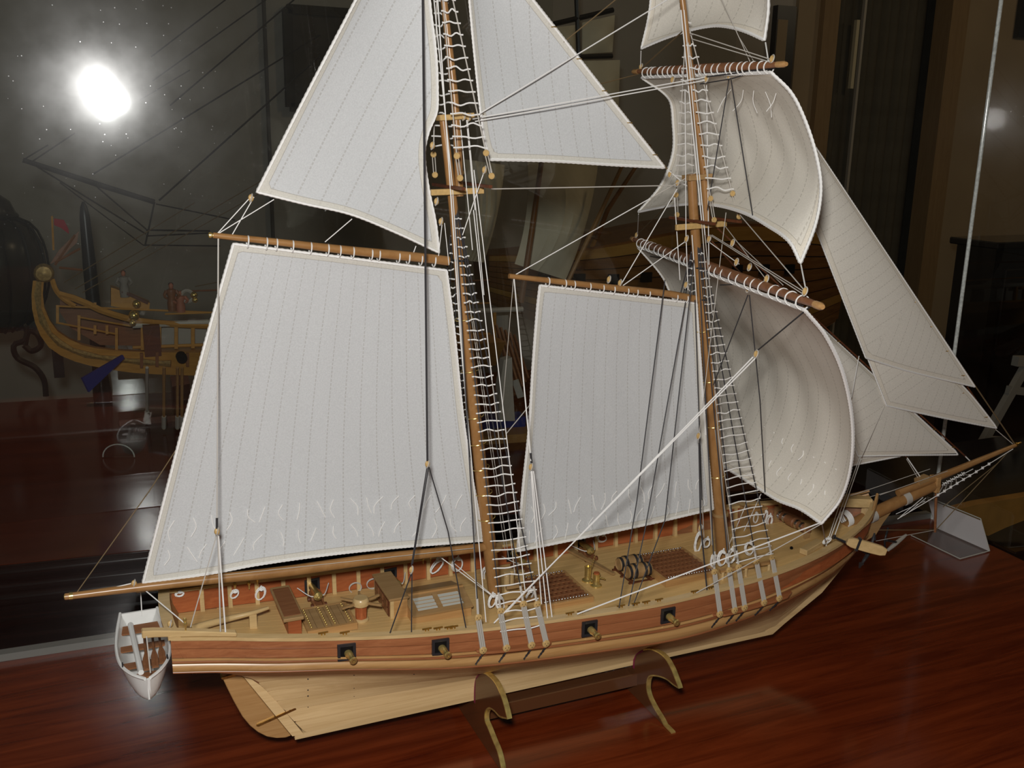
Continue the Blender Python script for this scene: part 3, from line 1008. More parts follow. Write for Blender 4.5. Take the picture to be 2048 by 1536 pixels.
# tiller
tl = [D(383, 1259, .006), D(420, 1247, .008), D(463, 1236, .010), D(505, 1226, .0135), D(536, 1216, .0145)]
m = MB(); m.tube(spline(tl, 14), [.0036 - .0021 * k / 14 for k in range(15)], 10); til = m.build('tiller', 'cap', SHIP, True)
m = MB(); m.box(tl[3].x - .003, tl[3].x + .003, tl[3].y - .002, tl[3].y + .002, zd_(tl[3].x), tl[3].z - .001); m.build('tiller_rest', 'cap', til)


# fife rails and bitts at the masts
def post(p, h, r, mat='cap', name='bitt_post', parent=None, head=True):
    m = MB()
    prof = [(r, 0), (r, h * .82), (r * .8, h * .86), (r * 1.1, h * .9), (r * 1.1, h)] if head else [(r, 0), (r, h)]
    m.lathe(p, (0, 0, 1), prof, 12)
    return m.build(name, mat, parent or SHIP, True)


a, c = D(1008, 1206, .0095), D(1082, 1194, .0095)
m = MB(); m.bar(a, c, .005, .0026); fr = m.build('fife_rail', 'tan', SHIP, label='pale fife rail before the main mast')
for t in (.06, .5, .94):
    p = a.lerp(c, t); post(Vector((p.x, p.y, zd_(p.x))), p.z - zd_(p.x), .0018, parent=fr)
for q, h in (((1013, 1184), .021), ((1042, 1178), .019), ((1022, 1172), .017)):
    post(D(*q), h, .0030, 'cap', 'bitt_post')
m = MB(); m.bar(D(1012, 1175, .013), D(1046, 1170, .013), .003, .003); m.build('bitt_crosspiece', 'furn', SHIP)
a, c = D(1440, 1142, .010), D(1545, 1124, .010)
m = MB(); m.bar(a, c, .004, .0024); fr2 = m.build('fife_rail', 'tan', SHIP, label='fife rail beside the foremast')
for t in (.06, .5, .94):
    p = a.lerp(c, t); post(Vector((p.x, p.y, zd_(p.x))), p.z - zd_(p.x), .0016, parent=fr2)
# galley stove box and windlass near the bow
w0, w1 = D(1558, 1075), D(1635, 1058)
m = MB(); yc = (w0.y + w1.y) / 2 + .012
wx = (w0.x + w1.x) / 2
m.lathe((wx, yc - .028, zd_(wx) + .011), (0, 1, 0), [(.0030, 0), (.0030, .006), (.0046, .007), (.0046, .022), (.006, .023), (.006, .033), (.0046, .034), (.0046, .049), (.003, .05), (.003, .056)], 14)
wl = m.build('windlass', 'brown', SHIP, True, label='windlass barrel with steel bands near the bow')
for yy in (.010, .018, .038, .046):
    m = MB(); m.lathe((wx, yc - .028 + yy, zd_(wx) + .011), (0, 1, 0), [(.0047, -.0016), (.0051, -.0016), (.0051, .0016), (.0047, .0016)], 14); m.build('steel_band', 'steel', wl, True)
for yy in (-.025, .025):
    m = MB(); m.box(wx - .003, wx + .003, yc + yy - .0016, yc + yy + .0016, zd_(wx), zd_(wx) + .019); m.build('windlass_bitt', 'furn', wl)
m = MB(); p = D(1622, 1098); m.bar(D(1606, 1104, .004), D(1640, 1084, .004), .009, .006); m.build('deck_chest', 'cap', SHIP, bevel=.0006, label='small pale chest by the bow rail')
bx = D(1500, 1048); m = MB(); m.box(bx.x - .011, bx.x + .011, bx.y - .010, bx.y + .012, zd_(bx.x), zd_(bx.x) + .020)
gh = m.build('galley_house', 'furn', SHIP, label='small tan deck house beside the far bulwark')
m = MB(); m.box(bx.x - .013, bx.x + .013, bx.y - .012, bx.y + .014, zd_(bx.x) + .020, zd_(bx.x) + .0225); m.build('roof', 'tan', gh)
m = MB(); q = side_pt(1583, 1096); q = D(1583, 1096, .001); m.ball(q, .0018, 8, 5); m.build('hawse_hole_shade', 'black', SHIP)  # black ball standing in for the dark of the hawse hole


# brass cleats and belaying gear along the near rail
for (x, y) in ((640, 1262), (683, 1262), (870, 1257), (848, 1259), (892, 1256), (900, 1254), (1136, 1232), (1160, 1230), (1236, 1216), (1264, 1210), (1284, 1206), (1309, 1201), (1384, 1188), (1413, 1178)):
    p = D(x, y, .0205); X = p.x
    p = Vector((X, -(b_(X) - .0030), zr_(X) + .0028))
    m = MB(); m.bar(p + Vector((-.0040, 0, .0022)), p + Vector((.0040, 0, .0022)), .0011, .0011); m.bar(p + Vector((-.0012, 0, 0)), p + Vector((-.0012, 0, .0022)), .001, .001, up=Vector((1, 0, 0))); m.bar(p + Vector((.0012, 0, 0)), p + Vector((.0012, 0, .0022)), .001, .001, up=Vector((1, 0, 0)))
    m.build('rail_cleat', 'gold', SHIP)


# chains, deadeyes
def channel(a, b, n, wid, depth):
    pa, pb = side_pt(*a, off=0), side_pt(*b, off=0)
    m = MB(); secs = []
    for t in xrange(0, 1, 10):
        X = pa.x + (pb.x - pa.x) * t
        z = pa.z + (pb.z - pa.z) * t
        s = (zr_(X) - z) / dw_(X)
        y = top_pt(X, s)[1]
        e = wid * min(1, 6 * min(t, 1 - t) + .35)
        secs.append([(X, -y + .0005, z - .0011), (X, -y - e, z - .0011), (X, -y - e, z + .0011), (X, -y + .0005, z + .0011)])
    loft(m, secs)
    ch = m.build('channel', 'red', SHIP, bevel=.0003)
    m = MB(); loft(m, [[(p[0], -p[1], p[2]) for p in s] for s in secs]); m.build('channel', 'red', SHIP)
    return lambda X: pa.z + (pb.z - pa.z) * (X - pa.x) / (pb.x - pa.x)


zchm = channel((951, 1300), (1101, 1284), 4, .0075, 0)
zchf = channel((1424, 1229), (1582, 1184), 5, .0075, 0)


def deadeye_pair(lo, up, zch, apex, k, serv=True):
    """lower and upper deadeye, lanyards, chain, and the shroud up to the mast; then the same on the far side"""
    X = 0.0
    p = side_pt(*lo, off=.0072)
    p = Vector((p.x, p.y, zch(p.x) + .0032))
    shape = apex - p
    q = at(up[0], up[1], p.y + .004)
    q = Vector((q.x, p.y + (q.z - p.z) / shape.z * shape.y, q.z))
    out = []
    for sd in (1, -1):
        f = lambda v: Vector((v.x, v.y * sd, v.z))
        pp, qq, ap = f(p), f(q), f(apex)
        for w in (pp, qq):
            m = MB(); m.lathe(w - Vector((0, .0012 * sd, 0)), (0, sd, 0), [(.0026, 0), (.0034, .0005), (.0034, .0019), (.0026, .0024)], 14)
            de = m.build('deadeye', 'block', SHIP, True)
            for dx, dz in ((-.0013, .0006), (.0013, .0006), (0, -.0014)):
                m = MB(); m.ball(w + Vector((dx, -.0013 * sd, dz)), .0004, 6, 4); m.build('deadeye_hole', 'iron', de)
        for dx in (-.0017, 0, .0017):
            m = MB(); m.tube([pp + Vector((dx, -.0004 * sd, .001)), qq + Vector((dx, -.0004 * sd, -.001))], .00085, 5); m.build('lanyard', 'lanyard', SHIP, True)
        d = (ap - qq).normalized()
        m = MB(); m.tube([qq + d * .002, qq + d * .016], .0011, 6); m.build('shroud_serving', 'ropegrey', SHIP, True)
        m = MB(); m.tube([qq + d * .0155, ap], .00058, 5); m.build('shroud', 'ropedark', SHIP, True)
        # chain plate below the channel
        e = Vector((pp.x, pp.y + .0008 * sd, zch(p.x) - .001)); s2 = min(1.0, (zr_(p.x) - (e.z - .011)) / dw_(p.x))
        g = Vector((p.x - .004, -(top_pt(p.x - .004, s2)[1] + .0018) * sd, e.z - .011))
        m = MB(); m.tube([e, e.lerp(g, .25), e.lerp(g, .3), e.lerp(g, .55), e.lerp(g, .6), e.lerp(g, .85), g], [.0006, .0006, .001, .0006, .001, .0006, .001], 6); m.build('chain_plate', 'iron', SHIP, True)
        out.append((qq + d * .002, ap))
    return out
# ------------------------------------------------------------ masts and spars
def spar(name, pts, rad, parent=SHIP, mat='spar', n=14, label=None, Y=0.0):
    P = [at(p[0], p[1], p[2] if len(p) > 2 else Y) for p in pts]
    P = spline(P, 12)
    k = len(rad) - 1
    rs = []
    for i in range(13):
        t = i / 12 * k
        j = min(int(t), k - 1)
        rs.append(rad[j] + (rad[j + 1] - rad[j]) * (t - j))
    m = MB(); m.tube(P, rs, n)
    return m.build(name, mat, parent, True, label)


mm = spar('lower_mast', [(993, 1213), (957, 900), (925, 600), (905, 400), (885, 229)], [.0064, .0062, .0054, .0043, .0031], label='main lower mast')
mt = spar('topmast', [(919, 392), (912, 232), (888, 0), (862, -250), (840, -460)], [.0036, .0033, .0026, .0019, .0012], label='main topmast')
fm = spar('lower_mast', [(1447, 1128), (1423, 800), (1402, 588), (1388, 440), (1383, 348)], [.0068, .0066, .0058, .0048, .0042], label='fore lower mast')
ft = spar('topmast', [(1412, 446), (1409, 361), (1388, 200), (1365, 0), (1340, -210)], [.0038, .0036, .0032, .0026, .0018], label='fore topmast')
bo = spar('boom', [(130, 1193.5), (285, 1174), (437, 1157), (570, 1143), (740, 1119), (938, 1098), (974, 1093)], [.0026, .0036, .0042, .0047, .0048, .0044, .0040], label='long main boom')
ga = spar('gaff', [(426, 470.5), (545, 483), (700, 501), (850, 516), (897, 522)], [.0022, .0027, .0034, .0039, .0040], label='main gaff with white lacing rings')
gf = spar('gaff', [(1018, 552), (1116, 563), (1240, 577), (1340, 588), (1396, 599)], [.0022, .0026, .0029, .0032, .0034], label='fore gaff with white lacing rings')
for (o, a, b) in ((bo, (127, 1194), (146, 1191.5)), (ga, (416, 470), (430, 471))):
    m = MB(); p, q = at(*a), at(*b)
    m.lathe(p, q - p, [(.0008, 0), (.0022, .0006), (.0024, .0022), (.0016, .0032), (.0030 if o is bo else .0018, .0040), (.0030 if o is bo else .0018, (q - p).length)], 12)
    m.build('end_ferrule', 'brass', o, True)
# mast caps, trestle trees and crosstrees
def block_box(name, mat, a, b, Y, w, h, parent, label=None):
    m = MB(); p, q = at(a[0], a[1], Y), at(b[0], b[1], Y); m.bar(p, q, w, h); return m.build(name, mat, parent, bevel=.0004, label=label)


block_box('mast_cap', 'block', (876, 236), (944, 231), 0, .012, .0044, mm)
block_box('mast_cap', 'furn', (1371, 356), (1418, 352), 0, .013, .0048, fm)
for Y in (-.0075, .0075):
    block_box('trestle_tree', 'block', (862, 385), (967, 381), Y, .0034, .0048, mm)
    block_box('trestle_tree', 'block', (1352, 455), (1452, 447), Y, .0036, .0052, fm)
for (c_, par) in (((896, 373), mm), ((948, 369), mm), ((1383, 441), fm), ((1434, 437), fm)):
    p = at(c_[0], c_[1], 0)
    m = MB()
    secs = []
    for y in xrange(-.036, .036, 8):
        e = 1 - .45 * abs(y) / .036
        secs.append([p + Vector((-.0028 * e, y, -.0012)), p + Vector((.0028 * e, y, -.0012)), p + Vector((.0028 * e, y, .0012)), p + Vector((-.0028 * e, y, .0012))])
    loft(m, secs); m.build('crosstree', 'dark', par)
# brass mast hoops
for (mast, lst) in ((mm, ((928, 637), (940, 740), (949.5, 832), (955, 885), (961, 935), (967, 985), (973, 1035))), (fm, ((1408, 660), (1419, 760), (1427, 850), (1435, 950)))):
    for q in lst:
        p = at(*q); m = MB()
        m.tube([p + Vector((math.cos(a) * .0078, math.sin(a) * .0074, .0015 * math.cos(a))) for a in xrange(0, 2 * math.pi - .3, 17)], .00042, 5, True)
        m.build('mast_hoop', 'brass', mast, True)
for q, r in (((988, 1095), .0082), ((1441, 1027), .0084)):
    p = at(*q); m = MB(); m.lathe(p - Vector((0, 0, .002)), (-.1, 0, 1), [(r * .7, 0), (r, .0006), (r, .0030), (r * .7, .0036)], 18); m.build('boom_saddle', 'furn', mm if r < .0083 else fm, True)
for q, o in (((921, 520), mm), ((1401, 535), fm), ((1408, 598), fm)):
    p = at(*q); m = MB(); m.tube([p + Vector((math.cos(a) * .0062, math.sin(a) * .0062, 0)) for a in xrange(0, 2 * math.pi - .4, 15)], .0009, 6, True); m.build('mast_band', 'iron', o, True)


# yards
YA, YB = at(1632, 606, -.2160), at(1268, 474, .2300)
yl = YA.z * .5 + YB.z * .5
YA.z = YB.z = .2885
UA, UB = at(1556, 129, -.112), at(1276, 143, .108)
TA, TB = at(1492, -118, -.075), at(1306, -112, .072)


def yard(A, B, r, label):
    P = line(A, B, 16)
    m = MB(); m.tube(P, [r * (.55 + .45 * math.sin(math.pi * (k / 16)) ** .7) for k in range(17)], 12)
    y = m.build('yard', 'brown', SHIP, True, label)
    for p, d in ((A, (A - B).normalized()), (B, (B - A).normalized())):
        m = MB(); m.lathe(p - d * .001, d, [(r * .62, 0), (r * .62, .009), (r * .4, .0115)], 10); m.build('yard_arm', 'tan', y, True)
    return y


Y1 = yard(YA, YB, .0046, 'course yard with white lacing rings')
Y2 = yard(UA, UB, .0040, 'topsail yard with white lacing rings')
Y3 = yard(TA, TB, .0034, 'topgallant yard above the picture')


def rings(o, A, B, r, n, t0=.0, t1=1.0, drop=.35):
    A, B = Vector(A), Vector(B)
    d = (B - A).normalized(); u, w = basis(d)
    first = None
    for k in range(n):
        p = A.lerp(B, t0 + (t1 - t0) * (k + .5 * random.random()) / n)
        if first is None:
            m = MB(); m.tube([p + (u * math.cos(a) + w * math.sin(a)) * r + Vector((0, 0, -r * drop)) for a in xrange(0, 2 * math.pi * 15 / 16, 15)], .00055, 5, True)
            first = m.build('lacing_ring', 'rope', o, True)
            base = ORG[first.name] - p
        else:
            share(first, o, p + base)


rings(ga, at(470, 477), at(893, 521), .0046, 14, .04, 1)
rings(gf, at(1085, 560), at(1390, 597), .0040, 12, .02, 1)
rings(Y1, YA.lerp(YB, .03), YB, .0054, 26, .01, .96)
rings(Y2, UA.lerp(UB, .03), UB, .0049, 22, .01, .96)


# ------------------------------------------------------------ sails
def sail_mat(name, cloth, hemc, dark=.30):
    m, nt, b = newmat(name)
    L = nt.links.new
    def N(t, **k):
        n = nt.nodes.new(t)
        for a, v in k.items():
            setattr(n, a, v)
        return n
    def math_(op, a, c):
        n = N('ShaderNodeMath', operation=op)
        for i, x in enumerate((a, c)):
            if isinstance(x, (int, float)):
                n.inputs[i].default_value = x
            elif x is not None:
                L(x, n.inputs[i])
        return n.outputs[0]
    uv = N('ShaderNodeUVMap', uv_map='seams')
    sx = N('ShaderNodeSeparateXYZ'); L(uv.outputs[0], sx.inputs[0])
    fu = math_('FRACT', sx.outputs[0], None)
    seam = math_('LESS_THAN', math_('ABSOLUTE', math_('SUBTRACT', fu, .5), None), .034)
    dash = math_('LESS_THAN', math_('FRACT', sx.outputs[1], None), .66)
    ed = N('ShaderNodeAttribute', attribute_name='edge')
    hem = math_('LESS_THAN', ed.outputs['Fac'], .0050)
    hl = math_('LESS_THAN', math_('ABSOLUTE', math_('SUBTRACT', ed.outputs['Fac'], .0050), None), .00026)
    stitch = math_('MULTIPLY', math_('MULTIPLY', seam, dash), math_('SUBTRACT', 1.0, math_('MULTIPLY', hem, .6)))
    stitch = math_('MAXIMUM', math_('MULTIPLY', stitch, .30), math_('MULTIPLY', hl, .45))
    tc = N('ShaderNodeTexCoord')
    nz = N('ShaderNodeTexNoise'); nz.inputs['Scale'].default_value = 900; nz.inputs['Detail'].default_value = 3
    L(tc.outputs['Object'], nz.inputs['Vector'])
    nb = N('ShaderNodeTexNoise'); nb.inputs['Scale'].default_value = 14; nb.inputs['Detail'].default_value = 3
    L(tc.outputs['Object'], nb.inputs['Vector'])
    mix = N('ShaderNodeMix', data_type='RGBA'); mix.inputs[6].default_value = (*cloth, 1); mix.inputs[7].default_value = (*hemc, 1)
    L(math_('MULTIPLY', hem, .75), mix.inputs[0])
    mix2 = N('ShaderNodeMix', data_type='RGBA'); mix2.inputs[7].default_value = (.24, .21, .165, 1)
    L(mix.outputs[2], mix2.inputs[6]); L(stitch, mix2.inputs[0])
    mr = N('ShaderNodeMapRange'); mr.inputs['From Min'].default_value = .3; mr.inputs['From Max'].default_value = .7; mr.inputs['To Min'].default_value = .93; mr.inputs['To Max'].default_value = 1.05
    L(nz.outputs['Fac'], mr.inputs['Value'])
    hs = N('ShaderNodeHueSaturation'); L(mix2.outputs[2], hs.inputs['Color']); L(mr.outputs[0], hs.inputs['Value'])
    L(hs.outputs[0], b.inputs['Base Color'])
    b.inputs['Roughness'].default_value = .9
    b.inputs['Specular IOR Level'].default_value = .1
    bp = N('ShaderNodeBump'); bp.inputs['Strength'].default_value = .25; bp.inputs['Distance'].default_value = .0006
    add = math_('ADD', nz.outputs['Fac'], math_('MULTIPLY', hem, .8))
    L(add, bp.inputs['Height']); L(bp.outputs[0], b.inputs['Normal'])
    return m


M['sail'] = sail_mat('grey_white_sailcloth', (.555, .565, .565), (.60, .57, .49))
M['sail2'] = sail_mat('cream_lightened_sailcloth', (.74, .70, .615), (.74, .68, .57))  # cream cloth, lightened to offset the darker shading of sails turned away


def pts3(lst):
    return [p if isinstance(p, Vector) else at(p[0], p[1], p[2] if len(p) > 2 else 0.0) for p in lst]


def sail(label, top, bottom, left, right, panels, belly=Vector((0, 0, 0)), nu=40, nv=48, uvf=None, stitch=.0035, rope=.0011, ripple=0.0, yoff=0.0, mat='sail'):
    """cloth between four edges; u runs left to right, v from head to foot"""
    T, B_, L_, R_ = [spline([p + Vector((0, yoff, 0)) for p in pts3(x)], n) for x, n in ((top, nu), (bottom, nu), (left, nv), (right, nv))] if len(top) > 1 else [None] * 4
    if T is None:
        ap = pts3(top)[0] + Vector((0, yoff, 0))
        T = [ap] * (nu + 1)
        B_, L_, R_ = [spline([p + Vector((0, yoff, 0)) for p in pts3(x)], n) for x, n in ((bottom, nu), (left, nv), (right, nv))]
    G = []
    for i in range(nv + 1):
        v = i / nv
        row = []
        for j in range(nu + 1):
            u = j / nu
            p = T[j] * (1 - v) + B_[j] * v + L_[i] * (1 - u) + R_[i] * u - (T[0] * (1 - u) * (1 - v) + T[-1] * u * (1 - v) + B_[0] * (1 - u) * v + B_[-1] * u * v)
            s = (4 * u * (1 - u)) ** .75 * (4 * v * (1 - v)) ** .75
            rp = ripple * math.sin(u * 31 + 3 * math.sin(v * 5)) * s
            row.append(p + belly * (s + rp))
        G.append(row)
    edge = [L_[i] for i in range(nv + 1)] + [B_[j] for j in range(1, nu + 1)] + [R_[i] for i in range(nv - 1, -1, -1)]
    if (T[0] - T[-1]).length > 1e-4:
        edge += [T[j] for j in range(nu - 1, 0, -1)]
    else:
        edge = edge[:-1]
    m = MB(); m.grid(G)
    o = m.build('sail', mat, SHIP, True, label)
    me = o.data
    co = [Vector(v.co) + ORG[o.name] for v in me.vertices]
    at_ = me.attributes.new('edge', 'FLOAT', 'POINT')
    segs = edge[::2]
    w = nu + 1
    vals = []
    for idx, p in enumerate(co):
        i, j = divmod(idx, w)
        dm = 1e9
        if min(i, nv - i, j, nu - j) < 12 or len(top) == 1:
            for k in range(len(segs)):
                a, c = segs[k], segs[(k + 1) % len(segs)]
                ac = c - a
                t = max(0, min(1, (p - a).dot(ac) / max(ac.length_squared, 1e-12)))
                dm = min(dm, (p - a - ac * t).length_squared)
            dm = math.sqrt(dm)
        else:
            dm = .05
        vals.append(dm)
    at_.data.foreach_set('value', vals)
    uvl = me.uv_layers.new(name='seams')
    H = (T[nu // 2] - B_[nu // 2]).length
    for lp in me.loops:
        i, j = divmod(lp.vertex_index, w)
        if uvf:
            uvl.data[lp.index].uv = uvf(co[lp.vertex_index])
        else:
            uvl.data[lp.index].uv = (j / nu * panels, i / nv * H / stitch)
    # bolt rope all round, laid up in strands
    L = 0
    loop = []
    step = .0016
    for a, c in zip(edge, edge[1:] + edge[:1]):
        n = max(1, int((c - a).length / step))
        loop += [a.lerp(c, k / n) for k in range(n)]
    m = MB(); m.tube(loop, [rope * (1 + .28 * (k % 2)) for k in range(len(loop))], 5, True)
    m.build('bolt_rope', 'rope', o, True)
    return o, G


def on(G, u, v):
    i, j = v * (len(G) - 1), u * (len(G[0]) - 1)
    i0, j0 = min(int(i), len(G) - 2), min(int(j), len(G[0]) - 2)
    a = G[i0][j0].lerp(G[i0][j0 + 1], j - j0)
    c = G[i0 + 1][j0].lerp(G[i0 + 1][j0 + 1], j - j0)
    return a.lerp(c, i - i0)


def reef_points(o, G, v, us, L=.016, nrm=Vector((0, -1, 0)), r=.00042):
    for u in us:
        p = on(G, u, v) + nrm * .0012
        d = Vector((random.uniform(-.7, .5), 0, -1)).normalized()
        l = L * random.uniform(.75, 1.2)
        k = random.uniform(-.004, .004)
        m = MB(); m.tube(spline([p, p + d * l * .5 + Vector((k, -.0006, 0)), p + d * l + Vector((0, -.0004, 0))], 6), r, 5)
        m.build('reef_point', 'rope', o, True)


main, Gm = sail('large main gaff sail', [(467, 488), (680, 514), (893, 541)], [(286, 1166), (346, 1158), (437, 1144), (510, 1130), (652, 1110), (793, 1095), (967, 1081)],
                [(467, 488), (432, 610), (396, 740), (340, 955), (286, 1166)], [(893, 541), (906, 640), (931, 870), (967, 1081)], 17, Vector((0, .012, 0)), ripple=.02)
us = [.045 + k * .0535 for k in range(18)]
reef_points(main, Gm, .815, us)
reef_points(main, Gm, .905, us)
fore, Gf = sail('fore gaff sail between the masts', [(1080, 571), (1230, 588), (1393, 607)], [(1035, 1102), (1110, 1087), (1187, 1071), (1293, 1049), (1426, 1018)],
                [(1080, 571), (1075, 615), (1066, 730), (1058, 860), (1046, 975), (1035, 1102)], [(1393, 607), (1401, 720), (1412, 870), (1426, 1018)], 15, Vector((0, .008, 0)), nu=34, nv=44, ripple=.03)
us = [.05 + k * .064 for k in range(15)]
reef_points(fore, Gf, .83, us, .014)
reef_points(fore, Gf, .925, us, .014)
gt, Gg = sail('triangular gaff topsail above the main gaff', [(838, -250)], [(514, 384), (607, 407), (700, 428), (790, 464), (878, 505)],
              [(838, -250), (709, 5), (610, 195), (514, 384)], [(838, -250), (860, 8), (872, 110), (875, 188), (873, 225), (857, 264), (849, 305), (856, 371), (871, 445), (878, 505)], 13, Vector((0, .010, 0)), nu=36, nv=60)
gd = (at(709, 5) - at(514, 384)).normalized()
gp = Vector((-gd.z, 0, gd.x))
tag_ = gt.data.uv_layers['seams']
for lp in gt.data.loops:
    p = Vector(gt.data.vertices[lp.vertex_index].co) + ORG[gt.name] - at(514, 384)
    tag_.data[lp.index].uv = (p.dot(gp) / .0185, p.dot(gd) / .0035)
sd_, sp_ = (at(939, 0) - at(979, 318)).normalized(), None
sp_ = Vector((-sd_.z, 0, sd_.x))
o979 = at(979, 318)
st, Gs = sail('triangular staysail between the topmasts', [(925, -176)], [(979, 319), (1100, 322), (1230, 330), (1329, 335)],
              [(925, -176), (939, 0), (954, 156), (968, 273), (979, 319)], [(925, -176), (1066, 0), (1200, 171), (1329, 335)], 12, Vector((0, .008, 0)), nu=36, nv=56,
              uvf=lambda p: ((p - o979).dot(sp_) / .0150, (p - o979).dot(sd_) / .0035))
FW = Vector((1, 0, 0))
dy = (YB - YA).normalized()
head = [YA.lerp(YB, t) + Vector((0, 0, -.0068)) for t in (.035, .25, .5, .75, .965)]
fcl = Vector((.285, .135, .072))
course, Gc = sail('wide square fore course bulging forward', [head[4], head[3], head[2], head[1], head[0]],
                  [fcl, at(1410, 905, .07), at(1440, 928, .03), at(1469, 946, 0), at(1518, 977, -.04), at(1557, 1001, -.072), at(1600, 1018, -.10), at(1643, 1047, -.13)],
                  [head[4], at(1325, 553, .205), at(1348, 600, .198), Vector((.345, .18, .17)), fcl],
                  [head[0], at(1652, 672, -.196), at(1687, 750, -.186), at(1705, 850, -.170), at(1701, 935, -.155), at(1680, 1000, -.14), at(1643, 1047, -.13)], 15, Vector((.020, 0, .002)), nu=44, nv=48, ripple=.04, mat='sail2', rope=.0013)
for v, k0 in ((.80, 0), (.90, 0)):
    reef_points(course, Gc, v, [.5 + k * .06 for k in range(8)], .010, Vector((-1, -.2, 0)))
th = [UA.lerp(UB, t) + Vector((0, 0, -.0058)) for t in (.035, .25, .5, .75, .965)]
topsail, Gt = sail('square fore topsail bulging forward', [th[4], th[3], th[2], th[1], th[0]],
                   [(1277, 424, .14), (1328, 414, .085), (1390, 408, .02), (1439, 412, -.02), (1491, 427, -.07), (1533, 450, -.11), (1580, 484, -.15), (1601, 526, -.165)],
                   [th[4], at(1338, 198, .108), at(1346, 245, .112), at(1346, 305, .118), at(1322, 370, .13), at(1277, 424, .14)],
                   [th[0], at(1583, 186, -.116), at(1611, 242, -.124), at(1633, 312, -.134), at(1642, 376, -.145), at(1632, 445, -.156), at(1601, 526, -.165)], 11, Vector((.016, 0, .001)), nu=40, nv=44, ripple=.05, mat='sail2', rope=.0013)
reef_points(topsail, Gt, .17, [.50 + k * .085 for k in range(5)], .022, Vector((-1, -.2, 0)), .0003)
gh_ = [TA.lerp(TB, t) + Vector((0, 0, -.005)) for t in (.03, .5, .97)]
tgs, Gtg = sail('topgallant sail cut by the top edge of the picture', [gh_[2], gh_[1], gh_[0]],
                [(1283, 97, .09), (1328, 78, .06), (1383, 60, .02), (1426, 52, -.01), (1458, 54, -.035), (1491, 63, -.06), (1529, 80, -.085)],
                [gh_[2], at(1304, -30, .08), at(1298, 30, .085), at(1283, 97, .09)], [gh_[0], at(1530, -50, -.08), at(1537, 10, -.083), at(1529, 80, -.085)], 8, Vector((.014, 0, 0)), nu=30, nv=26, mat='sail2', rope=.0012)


def jib(label, H, Tk, Cl, mit, yoff, foot=None, luff=None, pw=.0125, leech=None):
    h, t, c, mm_ = [at(*q) + Vector((0, yoff, 0)) for q in (H, Tk, Cl, mit)]
    fd = (t - c).normalized(); ld = (h - c).normalized()
    md = (mm_ - c).normalized()
    nrm = Vector((-md.z, 0, md.x))
    if (h - c).dot(nrm) < 0:
        nrm = -nrm

    def uvf(p):
        q = p - c
        if q.dot(nrm) > 0:
            return (q.dot(ld) / pw + .5, q.dot(Vector((-ld.z, 0, ld.x))) / .0035)
        return (q.dot(fd) / pw + .5, q.dot(Vector((-fd.z, 0, fd.x))) / .0035)
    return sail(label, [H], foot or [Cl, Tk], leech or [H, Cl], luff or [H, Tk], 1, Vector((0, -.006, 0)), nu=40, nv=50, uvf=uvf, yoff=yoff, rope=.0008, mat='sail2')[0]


jib('tallest outer jib on the stay at right', (1535, 170), (1937, 770), (1719, 712), (1812, 590), -.009, leech=[(1535, 170), (1552, 280), (1633, 492), (1719, 712)], foot=[(1719, 712), (1802, 738), (1937, 770)], luff=[(1535, 170), (1643, 331), (1800, 565), (1937, 770)])
jib('middle jib, partly behind the outer jib', (1650, 512), (1989, 855), (1769, 810), (1900, 752), -.003, foot=[(1769, 810), (1880, 834), (1989, 855)], luff=[(1650, 512), (1800, 660), (1926, 776), (1989, 853)])
jib('inner jib over the bowsprit', (1612, 624), (1920, 911), (1720, 914), (1790, 790), .003, foot=[(1720, 914), (1820, 912), (1920, 911)], luff=[(1612, 624), (1652, 661), (1841, 835), (1920, 908)])
jib('low fore staysail, mostly behind the inner jib', (1650, 735), (1814, 917), (1690, 941), (1730, 850), .009)

# ------------------------------------------------------------ standing and running rigging
def ln(name, a, b, r=.0007, mat='rope', sag=0.0, label=None, via=()):
    A = a if isinstance(a, Vector) else at(*a)
    B = b if isinstance(b, Vector) else at(*b)
    P = [A] + [v if isinstance(v, Vector) else at(*v) for v in via] + [B]
    if sag or via:
        if not via:
            P = [A, (A + B) / 2 - Vector((0, 0, sag)), B]
        P = spline(P, 10)
    m = MB(); m.tube(P, r, 5)
    return m.build(name, mat, SHIP, True, label)


def blk(x, y, Y=0.0, s=.0030, ax=Vector((.3, 0, 1)), mat='block'):
    p = at(x, y, Y)
    ax = ax.normalized()
    m = MB()
    m.ball(p, s * .72, 8, 5, 1, .75, 1.35)
    o = m.build('pulley_block', mat, SHIP, True)
    m = MB(); u, w = basis(ax)
    m.tube([p + (ax * math.cos(a) * 1.12 + u * math.sin(a) * .82) * s for a in xrange(0, 2 * math.pi * 13 / 14, 13)], s * .16, 4, True)
    m.build('rope_strop', 'ropegrey', o, True)
    return o


# main shrouds
apex_m = at(909, 392)
sh = []
for k, (lo, up) in enumerate((((966, 1297), (958.5, 1238)), ((1013, 1292), (1004, 1226)), ((1063, 1288), (1051, 1213)), ((1092, 1284), (1078.5, 1213)))):
    sh.append(deadeye_pair(lo, up, zchm, apex_m, k))
apex_f = at(1394, 462)
shf = []
for k, (lo, up) in enumerate((((1440, 1222), (1437, 1150)), ((1470, 1212), (1466, 1146)), ((1490, 1205), (1485, 1140)), ((1529, 1194), (1521, 1129)), ((1560, 1181), (1552, 1120)))):
    shf.append(deadeye_pair(lo, up, zchf, apex_f, k))


